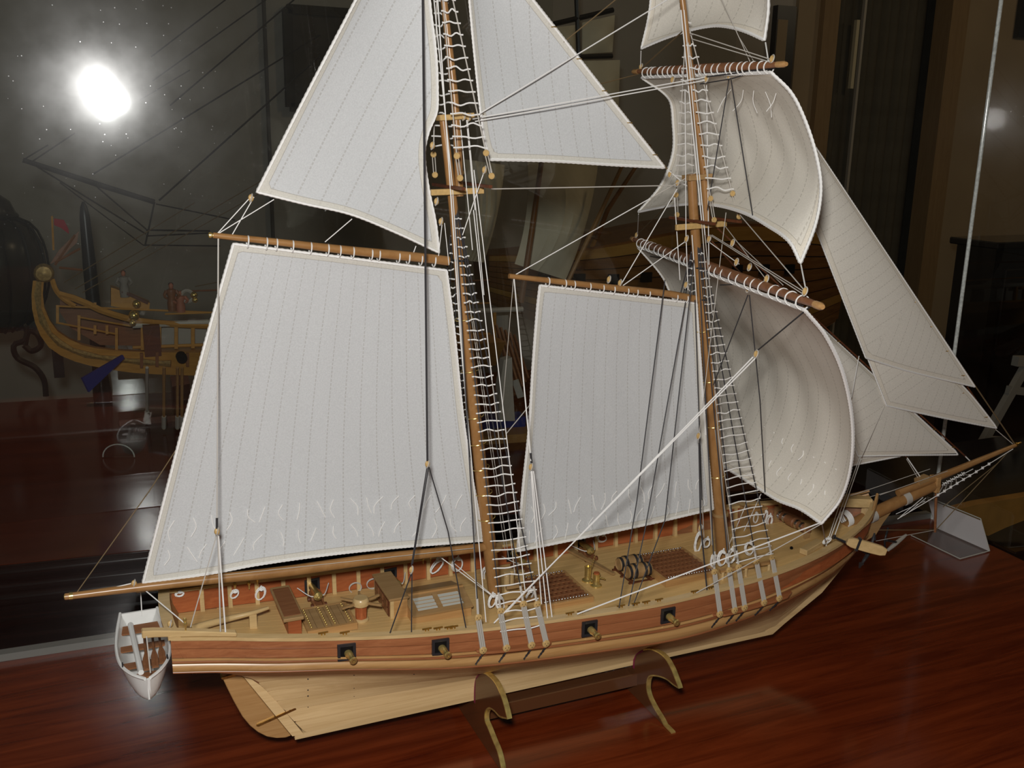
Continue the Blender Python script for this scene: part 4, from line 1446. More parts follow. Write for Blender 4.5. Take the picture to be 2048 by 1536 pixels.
def ratlines(A, B, n, z0, z1, wave=.0016):
    """rungs of white line from one shroud to the other"""
    for k in range(n):
        z = z0 + (z1 - z0) * k / (n - 1)
        f = lambda s: s[0].lerp(s[1], (z - s[0].z) / (s[1].z - s[0].z))
        a, b = f(A), f(B)
        e = (b - a).normalized() if (b - a).length > 1e-5 else Vector((1, 0, 0))
        w1, w2 = random.uniform(-wave, wave), random.uniform(-wave, wave)
        m = MB(); m.tube(spline([a - e * .0022, a, a.lerp(b, .35) + Vector((0, 0, w1)), a.lerp(b, .7) + Vector((0, 0, w2)), b, b + e * .0022], 10), .00062, 5)
        m.build('ratline', 'rope', SHIP, True)


for sd in (0, 1):
    n1 = 44
    ratlines(sh[1][sd], sh[3][sd], 46, .000, .335)
    ratlines(shf[2][sd], shf[4][sd], 38, .022, .300)


# topmast shrouds with their own little deadeyes on the crosstrees
def topshroud(lo, up, top, Yl, mast):
    out = []
    for sd in (1, -1):
        p = at(lo[0], lo[1], Yl); q = at(up[0], up[1], Yl * .93); t = at(*top)
        f = lambda v: Vector((v.x, v.y * sd, v.z))
        p, q, t = f(p), f(q), f(t)
        for w in (p, q):
            m = MB(); m.lathe(w - Vector((0, .001 * sd, 0)), (0, sd, 0), [(.0022, 0), (.0026, .0004), (.0026, .0014), (.0022, .0018)], 12); m.build('deadeye', 'block', SHIP, True)
        for dx in (-.0011, .0011):
            m = MB(); m.tube([p + Vector((dx, 0, 0)), q + Vector((dx, 0, 0))], .0005, 5); m.build('lanyard', 'lanyard', SHIP, True)
        m = MB(); m.tube([q, t], .00055, 5); m.build('shroud', 'ropegrey', SHIP, True)
        out.append((q, t))
    return out


a1 = topshroud((920, 356), (913.5, 312), (876, -110), -.030, mm)
a2 = topshroud((983, 352), (972, 306), (882, -110), -.034, mm)
b1 = topshroud((1428, 440), (1421, 397), (1372, 55), -.030, fm)
b2 = topshroud((1478, 433), (1465, 387), (1378, 55), -.034, fm)
for sd in (0, 1):
    ratlines(a1[sd], a2[sd], 19, .392, .545, .0022)
    ratlines(b1[sd], b2[sd], 16, .36, .50, .0018)

K, W, GY, BR = 'ropedark', 'rope', 'ropegrey', 'ropebrown'
S = [  # name, from (x, y, Y), to (x, y, Y), radius, colour
    ('backstay', (845, -60, -.010), (855, 922, -.055), .0010, K),
    ('backstay_fall', (854, 934, -.055), (823, 1130, -.066), .0006, K),
    ('backstay_fall', (857, 934, -.055), (825, 1128, -.066), .0006, K),
    ('backstay_fall', (858, 934, -.055), (896, 1062, -.063), .0006, K),
    ('backstay_fall', (896, 1062, -.063), (932, 1256, -.074), .0006, K),
    ('backstay_fall', (823, 1146, -.066), (780, 1266, -.069), .0006, K),
    ('backstay_fall', (824, 1146, -.066), (823, 1264, -.071), .0006, K),
    ('gaff_vang', (437, 471, 0), (434, 1040, -.045), .0008, GY),
    ('gaff_vang', (436, 473, 0), (433, 1055, -.045), .0005, W),
    ('vang_serving', (434, 1036, -.045), (434, 1058, -.045), .0011, K),
    ('vang_fall', (433, 1072, -.045), (381, 1254, -.0485), .0007, GY),
    ('vang_fall', (436, 1072, -.045), (441, 1263, -.052), .0010, GY),
    ('vang_fall', (437, 1072, -.045), (451, 1264, -.052), .0010, W),
    ('sheet', (505, 390, 0), (434, 468, 0), .0007, W), ('sheet', (508, 394, 0), (460, 477, 0), .0007, W),
    ('sheet', (548, 399, 0), (437, 467, 0), .0007, W), ('sheet', (704, 438, 0), (650, 484, 0), .0007, W),
    ('sheet', (832, 492, 0), (826, 508, 0), .0007, W),
    ('topping_lift', (166, 1190, 0), (262, 1167, 0), .0008, W), ('topping_lift', (262, 1170, 0), (950, 1096, -.008), .00045, GY),
    ('boom_sheet', (150, 1190, 0), (300, 980, .020), .0005, BR), ('boom_sheet', (300, 980, .020), (520, 640, .040), .0005, BR),
    ('main_sheet', (292, 1182, 0), (370, 1247, -.044), .0008, W),
    ('boat_fall', (281, 1178, .0428), (284, 1232, .040), .0008, W), ('boat_fall', (293, 1273, -.046), (301, 1346, -.066), .0008, GY),
    ('halyard', (874, -20, -.005), (922, 690, -.018), .0009, W), ('halyard', (922, 690, -.018), (972, 1244, -.078), .0007, W),
    ('halyard', (866, -20, -.004), (905, 375, -.010), .0007, W), ('halyard', (905, 375, -.010), (944, 1010, -.035), .0006, W),
    ('halyard', (944, 1010, -.035), (955, 1238, -.076), .0007, W),
    ('halyard', (920, 240, -.008), (945, 500, -.012), .0006, W), ('halyard', (933, 240, -.008), (950, 420, -.012), .0006, W),
    ('halyard', (935, 240, -.008), (968, 590, -.02), .0006, W), ('halyard', (948, 340, -.012), (992, 700, -.04), .0007, W), ('halyard', (992, 700, -.04), (1050, 1180, -.078), .0007, W),
    ('halyard', (947, 420, -.012), (984, 760, -.04), .0007, W), ('halyard', (984, 760, -.04), (1030, 1150, -.07), .0006, GY),
    ('halyard', (938, 600, -.02), (1010, 1100, .02), .0005, GY), ('halyard', (947, 640, -.02), (1018, 1120, .03), .0005, GY),
    ('throat_halyard', (885, 440, -.006), (877, 512, -.004), .0006, W), ('throat_halyard', (889, 446, -.006), (898, 530, -.004), .0006, W),
    ('throat_halyard', (968, 344, -.02), (925, 470, -.01), .0007, W), ('tack_line', (978, 320, -.01), (984, 356, -.032), .0007, W),
    ('fore_brace', (1506, 714, -.120), (1012, 1224, -.079), .0009, W), ('fore_brace', (1511, 716, -.120), (988, 1246, -.079), .0009, W),
    ('fore_brace', (1622, 612, -.205), (1516, 700, -.120), .0007, K),
    ('fore_brace', (948, 233, -.004), (1278, 148, .10), .0006, BR),
    ('topsail_brace', (945, 238, -.006), (1412, 154, -.02), .0008, W), ('topsail_brace', (950, 243, -.006), (1414, 160, -.02), .0008, W), ('topsail_brace', (1412, 154, -.02), (1550, 136, -.105), .0007, K),
    ('fore_topmast_stay', (955, 230, -.006), (1375, -25, -.002), .0009, W),
    ('fore_topmast_stay', (1128, 84, 0), (1250, -16, 0), .0006, BR),
    ('triatic_stay', (982, 378, -.002), (1345, 371, 0), .0008, GY),
    ('luff_stay', (915, -192, .001), (1334, 338, .001), .0009, BR), ('luff_stay', (1334, 338, .001), (1362, 362, .001), .0008, W),
    ('peak_halyard', (1028, 551, 0), (1300, 397, .002), .0008, W), ('peak_halyard', (1300, 397, .002), (1392, 345, 0), .0008, GY),
    ('peak_halyard', (1242, 569, 0), (1354, 378, .003), .0008, W), ('peak_halyard', (1246, 571, 0), (1372, 482, .002), .0008, W),
    ('fore_vang', (1028, 556, 0), (1062, 922, -.060), .0009, W), ('fore_vang', (1027, 558, 0), (1004, 826, .045), .0006, GY),
    ('vang_serving', (1061, 906, -.058), (1063, 926, -.060), .0011, K),
    ('vang_fall', (1062, 942, -.060), (1083, 1208, -.066), .0009, W), ('vang_fall', (1064, 942, -.060), (1095, 1236, -.0815), .0009, W), ('vang_fall', (1067, 942, -.060), (1104, 1234, -.082), .0009, W),
    ('boom_guy', (1076, 790, .02), (1012, 868, .03), .0008, GY),
    ('fore_backstay', (1330, 560, -.01), (1274, 1000, -.062), .0006, K), ('fore_backstay', (1274, 1000, -.062), (1238, 1216, -.0845), .0006, K),
    ('fore_backstay', (1371, 604, -.012), (1290, 1060, -.062), .0006, K), ('fore_backstay', (1290, 1060, -.062), (1257, 1212, -.0845), .0006, K),
    ('fore_backstay', (1388, 520, -.02), (1330, 1040, -.06), .0006, K), ('fore_backstay', (1330, 1040, -.06), (1266, 1212, -.0845), .0006, K),
    ('fore_backstay', (1452, 425, -.035), (1398, 870, -.05), .0006, GY),
    ('pendant', (1398, 886, -.05), (1401, 1045, -.06), .0009, K), ('pendant', (1401, 1045, -.06), (1414, 1180, -.084), .0008, K),
    ('tack_line', (1645, 1044, -.13), (1154, 1228, -.0855), .0010, W), ('tack_line', (1646, 1046, -.13), (1392, 1186, -.0865), .0007, GY),
    ('fore_halyard', (1362, 20, -.004), (1403, 440, -.012), .0009, W), ('fore_halyard', (1403, 440, -.012), (1447, 1000, -.03), .0008, GY), ('fore_halyard', (1447, 1000, -.03), (1457, 1118, -.035), .0007, GY),
    ('fore_halyard', (1368, 20, -.004), (1410, 470, -.014), .0008, W), ('fore_halyard', (1410, 470, -.014), (1470, 1120, -.040), .0007, GY),
    ('fore_halyard', (1370, 180, -.004), (1372, 470, -.012), .0007, W), ('fore_halyard', (1372, 470, -.012), (1376, 580, -.012), .0008, W),
    ('fore_halyard', (1413, 165, -.006), (1418, 540, -.016), .0007, W), ('fore_halyard', (1349, 395, .004), (1360, 560, 0), .0007, W),
    ('fore_halyard', (1384, 470, -.016), (1412, 870, -.03), .0007, W), ('fore_halyard', (1412, 870, -.03), (1424, 1090, -.04), .0007, GY),
    ('fore_halyard', (1390, 600, -.014), (1404, 1000, -.03), .0006, K), ('fore_halyard', (1404, 1000, -.03), (1408, 1075, -.03), .0007, GY),
    ('fore_halyard', (1430, 860, -.02), (1462, 1118, -.045), .0006, GY), ('fore_halyard', (1436, 860, -.02), (1475, 1124, -.05), .0006, GY),
    ('lift', (1420, 470, -.02), (1606, 588, -.202), .0007, GY), ('lift', (1424, 470, -.02), (1612, 586, -.204), .0007, GY), ('lift', (1480, 430, -.05), (1608, 580, -.202), .0008, GY),
    ('lift', (1450, 452, -.03), (1530, 556, -.13), .0006, GY), ('lift', (1470, 480, -.05), (1566, 570, -.16), .0006, GY), ('lift', (1418, 484, -.012), (1478, 528, -.06), .0007, W),
    ('clew_line', (1602, 530, -.166), (1613, 586, -.204), .0009, W), ('clew_line', (1277, 428, .14), (1275, 470, .222), .0008, W),
    ('clew_line', (1531, 85, -.086), (1537, 124, -.100), .0009, W), ('clew_line', (1282, 102, .09), (1281, 136, .104), .0008, W),
    ('lift', (1380, 66, -.01), (1542, 119, -.104), .0007, GY), ('lift', (1384, 78, -.01), (1540, 124, -.104), .0007, GY), ('lift', (1366, 62, .01), (1284, 136, .10), .0007, BR),
    ('lift', (1435, -20, -.02), (1504, 132, -.075), .0006, GY), ('lift', (1478, 74, -.05), (1512, 130, -.08), .0005, GY),
    ('lift', (1345, 400, .01), (1276, 468, .222), .0006, BR),
    ('buntline', (1458, 160, -.04), (1415, 420, -.02), .0006, K), ('buntline', (1462, 160, -.04), (1506, 436, -.085), .0006, K),
    ('buntline', (1496, 590, -.092), (1427, 770, -.04), .0006, K), ('buntline', (1499, 590, -.092), (1520, 800, -.085), .0006, K), ('buntline', (1520, 800, -.085), (1530, 984, -.055), .0006, K),
    ('foot_rope', (1440, 570, -.03), (1496, 568, -.092), .0006, K), ('foot_rope', (1496, 568, -.092), (1606, 612, -.195), .0006, K),
    ('foot_rope', (1300, 512, .19), (1345, 520, .10), .0005, K), ('foot_rope', (1400, 168, -.01), (1462, 158, -.05), .0006, K), ('foot_rope', (1462, 158, -.05), (1546, 132, -.105), .0006, K),
    ('fore_stay', (1585, 238, 0), (1643, 320, 0), .0009, BR), ('fore_stay', (1643, 320, 0), (2030, 889, 0), .0009, BR),
    ('fore_stay', (1643, 330, .003), (1990, 858, .003), .0011, 'dark'), ('fore_stay', (1990, 858, .003), (2028, 890, .002), .0008, GY),
    ('fore_stay', (1420, 443, 0), (1660, 664, .004), .0009, 'dark'), ('fore_stay', (1660, 664, .004), (1930, 912, .003), .0010, 'dark'), ('fore_stay', (1930, 912, .003), (1942, 924, .003), .0012, W),
    ('fore_stay', (1412, 470, 0), (1814, 915, .009), .0008, 'dark'), ('fore_stay', (1814, 915, .009), (1842, 956, .002), .0010, W),
    ('jib_sheet', (1718, 712, -.009), (1703, 795, -.02), .0007, W), ('jib_sheet', (1769, 812, -.003), (1723, 914, -.01), .0007, GY), ('jib_sheet', (1722, 918, -.006), (1668, 1075, -.060), .0008, W),
    ('jib_sheet', (1720, 914, .003), (1660, 1078, -.060), .0008, W), ('jib_sheet', (1700, 944, .009), (1652, 1092, -.058), .0008, W), ('jib_sheet', (1813, 918, .009), (1836, 956, .002), .0006, GY),
    ('clew_rope', (1644, 1048, -.13), (1652, 1088, -.060), .0008, GY),
    ('bobstay', (1700, 992, 0), (1860, 938, .004), .0006, GY), ('bobstay', (1735, 995, .006), (1880, 955, .006), .0006, GY), ('bobstay', (1760, 990, -.008), (1895, 942, -.003), .0006, GY),
    ('bobstay', (1752, 1060, .0), (1866, 1060, 0), .0006, BR), ('martingale_stay', (1870, 1062, 0), (2018, 902, 0), .0006, BR), ('martingale_stay', (1886, 1014, .004), (1996, 926, .003), .0006, BR), ('martingale_stay', (1870, 1060, 0), (1752, 1082, 0), .0005, GY),
    ('horse_rope', (1795, 1038, -.010), (1876, 990, -.012), .0008, W), ('horse_rope', (1876, 990, -.012), (1978, 928, -.010), .0008, W), ('horse_rope', (1978, 928, -.010), (2026, 898, -.003), .0008, W),
    ('horse_rope', (1884, 970, .008), (1946, 938, .008), .0007, W), ('horse_rope', (1792, 1028, .008), (1850, 1002, .010), .0007, W), ('horse_rope', (1800, 1034, -.004), (1846, 995, -.003), .0007, W), ('horse_rope', (1808, 1032, 0), (1852, 996, 0), .0006, W),
    ('leader', (1458, 1090, .0), (1494, 1004, -.02), .0007, W), ('leader', (1488, 1062, -.02), (1522, 988, -.04), .0007, W),
    ('brail', (867, 1104, .02), (985, 1192, -.010), .0008, W), ('brail', (905, 1124, .01), (982, 1188, -.01), .0006, W),
]
for nm, a, c, r, mt_ in S:
    ln(nm, a, c, r * (.60 if mt_ in (W, GY) else .9), mt_)
for x, y, Y in ((434, 1063, -.045), (855, 928, -.055), (823, 1140, -.066), (1062, 934, -.060), (1512, 708, -.120), (502, 396, 0), (268, 1167, 0), (865, 291, -.006), (873, 403, -.006), (882, 443, -.006), (969, 340, -.02), (1240, 566, 0), (1218, 559, 0), (1340, 349, .002), (1355, 366, .002), (1413, 158, -.02), (1458, 151, -.04), (1544, 118, -.105), (1282, 134, .104), (1610, 583, -.203), (1273, 470, .222), (1496, 577, -.092), (1373, 478, -.012), (1418, 478, -.016), (1372, 570, -.012), (1473, 524, -.06), (1499, 534, -.08), (1533, 558, -.13), (1397, 872, -.05), (1401, 1056, -.06), (1345, 160, .03), (928, 233, -.008), (938, 235, -.008), (1465, 486, -.05), (340, 1248, -.035)):
    blk(x, y, Y)
# staysail hanks on their stays
for (a, c, n, Y) in (((925, -176), (1329, 335), 8, 0), ((1643, 331), (1937, 770), 9, -.009), ((1800, 660), (1989, 853), 4, -.003), ((1652, 661), (1920, 908), 7, .003)):
    for k in range(n):
        t = (k + .6) / n
        p = at(a[0] + (c[0] - a[0]) * t, a[1] + (c[1] - a[1]) * t, Y)
        m = MB(); m.tube([p + Vector((.0022 * math.cos(q) + .0006, .0022 * math.sin(q), 0)) for q in xrange(0, 5.6, 11)], .0004, 4, True); m.build('hank', 'gold', SHIP, True)


# white coils hung on the pins
def coil(x, y, Y, rx, rz, turns=3, tilt=0.0):
    p = at(x, y, Y)
    m = MB()
    for k in range(turns):
        f = 1 + .10 * (k - turns / 2)
        d = Vector((random.uniform(-.0006, .0006), .0009 * k, random.uniform(-.0006, .0006)))
        n = 26
        m.tube([p + d + Vector((rx * f * math.cos(a) + tilt * rz * math.sin(a), random.uniform(-.0002, .0002), rz * f * math.sin(a))) for a in [2 * math.pi * j / n for j in range(n)]], [.00052 * (1 + .25 * (j % 2)) for j in range(n)], 5, True)
    m.tube(spline([p + Vector((-.001, -.001, rz * 1.3)), p + Vector((.0012, -.0016, rz * .8)), p + Vector((-.0014, -.001, rz * .95)), p + Vector((.001, .001, rz * 1.35))], 10), .0008, 5)
    return m.build('rope_coil', 'rope', SHIP, True)


def coild(x, y, h, rx, rz, **k):
    p = D(x, y, h)
    return coil(x, y, p.y, rx, rz, **k)


for (x, y, Y, rx, rz, tl_) in ((360, 1188, .040, .0034, .0022, 0), (470, 1190, .047, .0036, .0036, .3), (522, 1189, .050, .0042, .0058, .2), (875, 1133, .068, .0050, .0070, .6), (916, 1130, .070, .0056, .0070, 0), (972, 1150, .055, .003, .007, 0), (1204, 1077, .080, .0056, .0046, -.3),
                               (985, 1203, -.016, .0036, .0064, .2), (1001, 1208, -.018, .0040, .0070, -.2), (1060, 1192, -.018, .0030, .0056, .5), (1398, 1085, .030, .0040, .0110, .1), (1415, 1086, .02, .0040, .0050, 0), (1446, 1118, -.02, .0050, .0080, 0), (1464, 1113, -.02, .0052, .0078, .2), (1428, 1122, -.015, .003, .007, 0), (1500, 1098, -.01, .0050, .0070, -.2), (1512, 1036, .05, .0034, .0060, 0), (1531, 1034, .05, .003, .0070, .2), (1540, 1042, .05, .0036, .0064, 0), (1656, 1082, -.058, .0040, .0030, .6)):
    coil(x, y, Y, rx, rz, tilt=tl_)
for (a, b) in (((707, 1130), (706, 1172)), ((742, 1135), (752, 1165))):
    pass
for (x, y, Y) in ((711, 1176, .062), (746, 1168, .064)):
    p = at(x, y, Y)
    m = MB()
    for k in range(2):
        m.tube([p + Vector((.0058 * math.cos(q), .0012 * k, .0050 * math.sin(q))) for q in xrange(0, 6.0, 20)], .0004, 5, True)
    m.build('rope_coil', 'ropegrey', SHIP, True)
# brass belaying pins along the far rail and two by the stern
for (x, y, Y) in ((353, 1181, .043), (370, 1245, -.0445), (371, 1253, -.0455), (470, 1174, .048), (498, 1170, .049), (515, 1163, .050), (846, 1120, .069), (861, 1117, .069), (1197, 1063, .082), (1502, 1014, .080), (1520, 1012, .08), (1548, 1012, .078)):
    p = at(x, y, Y); m = MB(); m.lathe(p - Vector((0, 0, .004)), (0, 0, 1), [(.0006, 0), (.0007, .004), (.0013, .0046), (.0015, .0062), (.0009, .0078)], 10); m.build('belaying_pin', 'brass', SHIP, True)

# ------------------------------------------------------------ bow: bowsprit, jib boom, striker, head
bs = spar('bowsprit', [(1690, 1058), (1742, 1030), (1806, 999), (1874, 968)], [.0072, .0070, .0066, .0060], label='thick bowsprit')
jb = spar('jib_boom', [(1796, 986), (1870, 957), (1960, 920), (2034, 889)], [.0042, .0042, .0034, .0022], label='slender jib boom')
m = MB(); p, q = at(1878, 974), at(1870, 962); m.box(q.x - .003, q.x + .003, -.006, .006, q.z - .0125, q.z + .006); m.build('bowsprit_cap', 'tan', bs, bevel=.0005)
for q in ((1743, 1031), (1811, 996)):
    p = at(*q); d = (at(1874, 968) - at(1742, 1030)).normalized(); m = MB(); m.lathe(p - d * .004, d, [(.0066, 0), (.0078, .0005), (.0078, .0075), (.0066, .008)], 16); m.build('gammoning', 'lanyard', bs, True, label='grey rope gammoning')
m = MB(); p = at(2030, 890); d = (at(2034, 889) - at(1960, 920)).normalized(); m.lathe(p, d, [(.0030, 0), (.0030, .002), (.0014, .003), (.0014, .009), (.0005, .0105)], 10); m.tube([p + Vector((0, -.004, .002)), p + Vector((0, .004, .002))], .0007, 5); m.build('end_ferrule', 'gold', jb, True)
spar('dolphin_striker', [(1873, 962), (1870, 1064)], [.0017, .0014], mat='brown')
m = MB(); p = at(1842, 962); m.bar(p + Vector((-.006, 0, 0)), p + Vector((.008, 0, .0035)), .008, .006); m.build('bowsprit_saddle', 'furn', bs)
for k in range(9):
    t = k / 8
    p = at(1876 + 102 * t, 990 - 62 * t, -.012); m = MB(); e = .0022
    for d in (Vector((1, 0, 1)), Vector((1, 0, -1)), Vector((0, 1, 0))):
        m.tube([p - d * e * .7, p + d * e * .7], .0006, 4)
    m.build('horse_knot', 'rope', SHIP, True)
    if k < 6:
        p2 = at(1888 + 60 * t, 968 - 32 * t, .008); m = MB(); m.tube([p2 - Vector((.002, 0, .002)), p2 + Vector((.002, 0, .002))], .0006, 4); m.tube([p2 - Vector((.002, 0, -.002)), p2 + Vector((.002, 0, -.002))], .0006, 4); m.build('horse_knot', 'rope', SHIP, True)
        ln('horse_tie', p, p2, .0005, 'ropegrey')
# knees and rails of the head
m = MB(); kn = [at(*q) for q in ((1738, 1058), (1742, 1020), (1786, 1012), (1776, 1026), (1762, 1045), (1748, 1068), (1728, 1080))]
m.prism([p + Vector((0, -.0028, 0)) for p in kn], (0, .0056, 0)); m.build('head_knee', 'furn', hull)
for sd in (-1, 1):
    for dz in (0, .0045):
        p = [Vector((.395, sd * .0430, .0135 + dz * .6)), Vector((.418, sd * .031, .015 + dz)), Vector((.436, sd * .0175, .020 + dz)), Vector((.450, sd * .006, .0275 + dz))]
        m = MB(); m.tube(spline(p, 10), .0016, 6); m.build('head_rail', 'tan', SHIP, True)
# stout post block and silver rope lashing at the stem head
m = MB(); p, q = at(1676, 1002, .012), at(1742, 1004, -.004); m.bar(p, q, .012, .010); m.build('knighthead', 'cap', SHIP, bevel=.0006)
m = MB(); p = at(1690, 1032, .0); d = (at(1742, 1030) - at(1690, 1058)).normalized()
for k in range(3):
    u, w = basis(d); c_ = p + d * (.0024 * k) - Vector((0, 0, .004))
    m.tube([c_ + (u * math.cos(a) + w * math.sin(a)) * .0082 for a in xrange(0, 5.9, 15)], .0011, 5, True)
m.build('rope_lashing', 'rope', SHIP, True)
# ------------------------------------------------------------ things around and on the schooner
# anchor lashed outside the near bow
AY = -.073
an = thing('anchor', 'black iron anchor with pale wooden stock hanging at the near bow', 'anchor', at(1720, 1137, AY - .004))
p, q = at(1668, 1074, AY + .004), at(1737, 1106, AY - .006)
m = MB(); m.tube(line(p, q, 6), [.0011, .0013, .0015, .0017, .0019, .0022, .0024], 8); m.build('shank', 'iron', an, True)
arm = spline([at(1749, 1066, AY - .006), at(1744, 1086, AY - .008), q, at(1727, 1122, AY - .008), at(1719, 1136, AY - .005)], 12)
m = MB(); m.tube(arm, [.0007 + .0014 * math.sin(math.pi * k / 12) for k in range(13)], 8); m.build('arm', 'iron', an, True)
for k, s_ in ((1, -1), (11, 1)):
    c_ = arm[k]; d = (arm[k + (1 if k < 6 else -1)] - c_).normalized()
    m = MB(); n_ = Vector((0, 1, 0)); e = d.cross(n_).normalized()
    m.prism([c_ - d * .0035 + e * .0004, c_ + d * .0028 + n_ * .0030 + e * .0004, c_ + d * .0040 + e * .0004, c_ + d * .0028 - n_ * .0030 + e * .0004], e * .0009); m.build('fluke', 'iron', an)
a, c = at(1694, 1082, AY - .012), at(1772, 1104, AY - .030)
m = MB(); d = (c - a).normalized(); secs = []
up = Vector((0, 0, 1)); sdv = d.cross(up).normalized(); up2 = sdv.cross(d)
for t in xrange(0, 1, 8):
    w = .0052 * (.78 + .22 * math.sin(math.pi * (t * .8 + .1))) * (0.7 if t in (0, 1) else 1)
    x = a.lerp(c, t)
    secs.append([x - sdv * .0022 - up2 * w, x + sdv * .0022 - up2 * w, x + sdv * .0022 + up2 * w, x - sdv * .0022 + up2 * w])
loft(m, secs); m.build('stock', 'cap', an, bevel=.0005, label='pale wooden stock')
m = MB(); x = a.lerp(c, .28); m.bar(x - d * .0012, x + d * .0012, .0052, .0134); m.build('stock_band', 'iron', an)
m = MB(); m.tube([p + Vector((.002 * math.cos(q_), 0, .002 * math.sin(q_))) for q_ in xrange(0, 5.8, 11)], .0006, 5, True); m.build('ring', 'iron', an, True)
a2 = thing('anchor', 'far bow anchor of which only the pale stock shows beyond the bow', 'anchor', at(1775, 1102, .06))
x0, x1 = at(1776, 1100, .060), at(1812, 1070, .072)
m = MB(); m.tube(line(x0, x1, 6), [.0018, .0024, .0027, .0027, .0025, .0022, .0016], 8); m.build('stock', 'lanyard', a2, True)
m = MB(); m.tube([x0.lerp(x1, .5), x0.lerp(x1, .5) + Vector((-.03, -.012, .012))], .0014, 8); m.build('shank', 'iron', a2, True)
e = x0.lerp(x1, .5) + Vector((-.03, -.012, .012))
m = MB(); m.tube(spline([e + Vector((.004, .004, .014)), e + Vector((-.002, 0, .006)), e + Vector((-.003, 0, 0)), e + Vector((-.002, 0, -.006)), e + Vector((.004, .004, -.014))], 8), .0013, 6); m.build('arm', 'iron', a2, True)

# ship's boat on the davits
bt = thing('rowing_boat', "small white ship's boat hanging from the davits at the schooner's stern", 'boat', (-.301, -.012, -.016))
A0, A1 = Vector((-.3030, .0420, .0070)), Vector((-.3030, -.0690, .0030))


def boat_sec(t):
    c_ = A0.lerp(A1, t)
    hw = curve([(0, .0145), (.2, .0178), (.45, .0196), (.7, .0172), (.88, .0098), (1, .0006)])(t)
    dp = curve([(0, .0170), (.3, .0205), (.6, .0215), (.85, .0200), (1, .0165)])(t)
    sheer = .0040 * (2 * t - 0.9) ** 2
    fl = curve([(0, .62), (.45, .75), (.75, .55), (1, .25)])(t)
    return c_ + Vector((0, 0, sheer)), hw, dp, fl


def boat_pt(t, a, inset=0.0):
    c_, hw, dp, fl = boat_sec(t)
    # a from -1 (left gunwale) through 0 (keel) to 1
    s = abs(a)
    y = hw * (s ** fl if s > 0 else 0)
    z = -dp * (1 - s ** 2.4)
    hw_ = max(hw - inset, 0.0003) / max(hw, .0003)
    return c_ + Vector((math.copysign(y, a) * hw_ if a else 0, 0, z + (inset if s < .9 else 0)))


AA = [-1, -.92, -.8, -.65, -.45, -.25, -.1, 0, .1, .25, .45, .65, .8, .92, 1]
m = MB()
m.grid([[boat_pt(t, a) for a in AA] for t in xrange(0, 1, 22)])
m.grid([[boat_pt(t, a, .0014) for a in AA] for t in xrange(0.02, .985, 22)])
o = len(m.v)
bh = m.build('boat_hull', 'white', bt, True)
m = MB(); m.prism([boat_pt(0, a) + Vector((0, .0006, 0)) for a in AA], (0, -.0018, 0)); m.build('boat_transom', 'white', bt)
for sd in (-1, 1):
    m = MB(); m.tube([boat_pt(t, sd) + Vector((0, 0, .0004)) for t in xrange(0, .985, 20)], .0013, 6); m.build('gunwale', 'white', bt, True)
m = MB(); m.bar(boat_pt(.97, 0) + Vector((0, 0, 0)), boat_pt(1, 1) + Vector((0, -.0006, .001)), .0022, .002); m.build('boat_stem', 'white', bt)
for (t0, t1, dz) in ((.10, .20, -.006), (.36, .43, -.006), (.60, .68, -.006), (.80, .87, -.005)):
    c0, h0, _, _ = boat_sec(t0); c1, h1, _, _ = boat_sec(t1)
    m = MB(); k = .86
    z = Vector((0, 0, dz)); th = Vector((0, 0, .0012)); X_ = Vector((1, 0, 0))
    m.hexa([c0 - X_ * h0 * k + z, c0 + X_ * h0 * k + z, c1 + X_ * h1 * k + z, c1 - X_ * h1 * k + z, c0 - X_ * h0 * k + z + th, c0 + X_ * h0 * k + z + th, c1 + X_ * h1 * k + z + th, c1 - X_ * h1 * k + z + th])
    m.build('thwart', 'brown', bt)
for t, sd in ((.74, -1), (.74, 1), (.27, 1)):
    m = MB(); p = boat_pt(t, sd); m.tube(spline([p + Vector((0, .002, .0036)), p + Vector((0, .0012, .0012)), p + Vector((0, 0, .0004)), p + Vector((0, -.0012, .0012)), p + Vector((0, -.002, .0036))], 8), .0006, 5); m.build('rowlock', 'iron', bt, True)


def oar(name, label, x0, x1, y0, y1, mat, blade=True, r=.0011, z=.0035, grp=None):
    a, c = Vector((x0, y0, z)), Vector((x1, y1, z - .001))
    t = thing(name, label, 'oar' if blade else 'spar', c, grp)
    m = MB(); m.tube(line(a, c, 6), r, 8); m.build('loom', mat, t, True)
    if blade:
        d = (c - a).normalized(); s_ = Vector((d.y, -d.x, 0)); k = Vector((0, 0, .0004))
        m = MB(); m.prism([c - d * .026 + s_ * .0008 - k, c - d * .016 + s_ * .0026 - k, c + d * .001 + s_ * .0024 - k, c + d * .001 - s_ * .0024 - k, c - d * .016 - s_ * .0026 - k, c - d * .026 - s_ * .0008 - k], k * 2.4); m.build('blade', mat, t)
    return t


oar('boat_spar', 'white spar lying lengthwise across the boat thwarts', -.3105, -.3068, .030, -.050, 'white', False, .0022, .0052)
oar('oar', 'leftmost brown oar in the white boat', -.3010, -.3022, .012, -.046, 'brown', True, .0011, .0046, 'oars lying in the white boat')
oar('oar', 'middle brown oar in the white boat', -.2950, -.2962, .010, -.044, 'brown', True, .0010, .0046, 'oars lying in the white boat')
oar('oar', 'rightmost brown oar in the white boat', -.2900, -.2905, .010, -.040, 'brown', True, .0010, .0046, 'oars lying in the white boat')

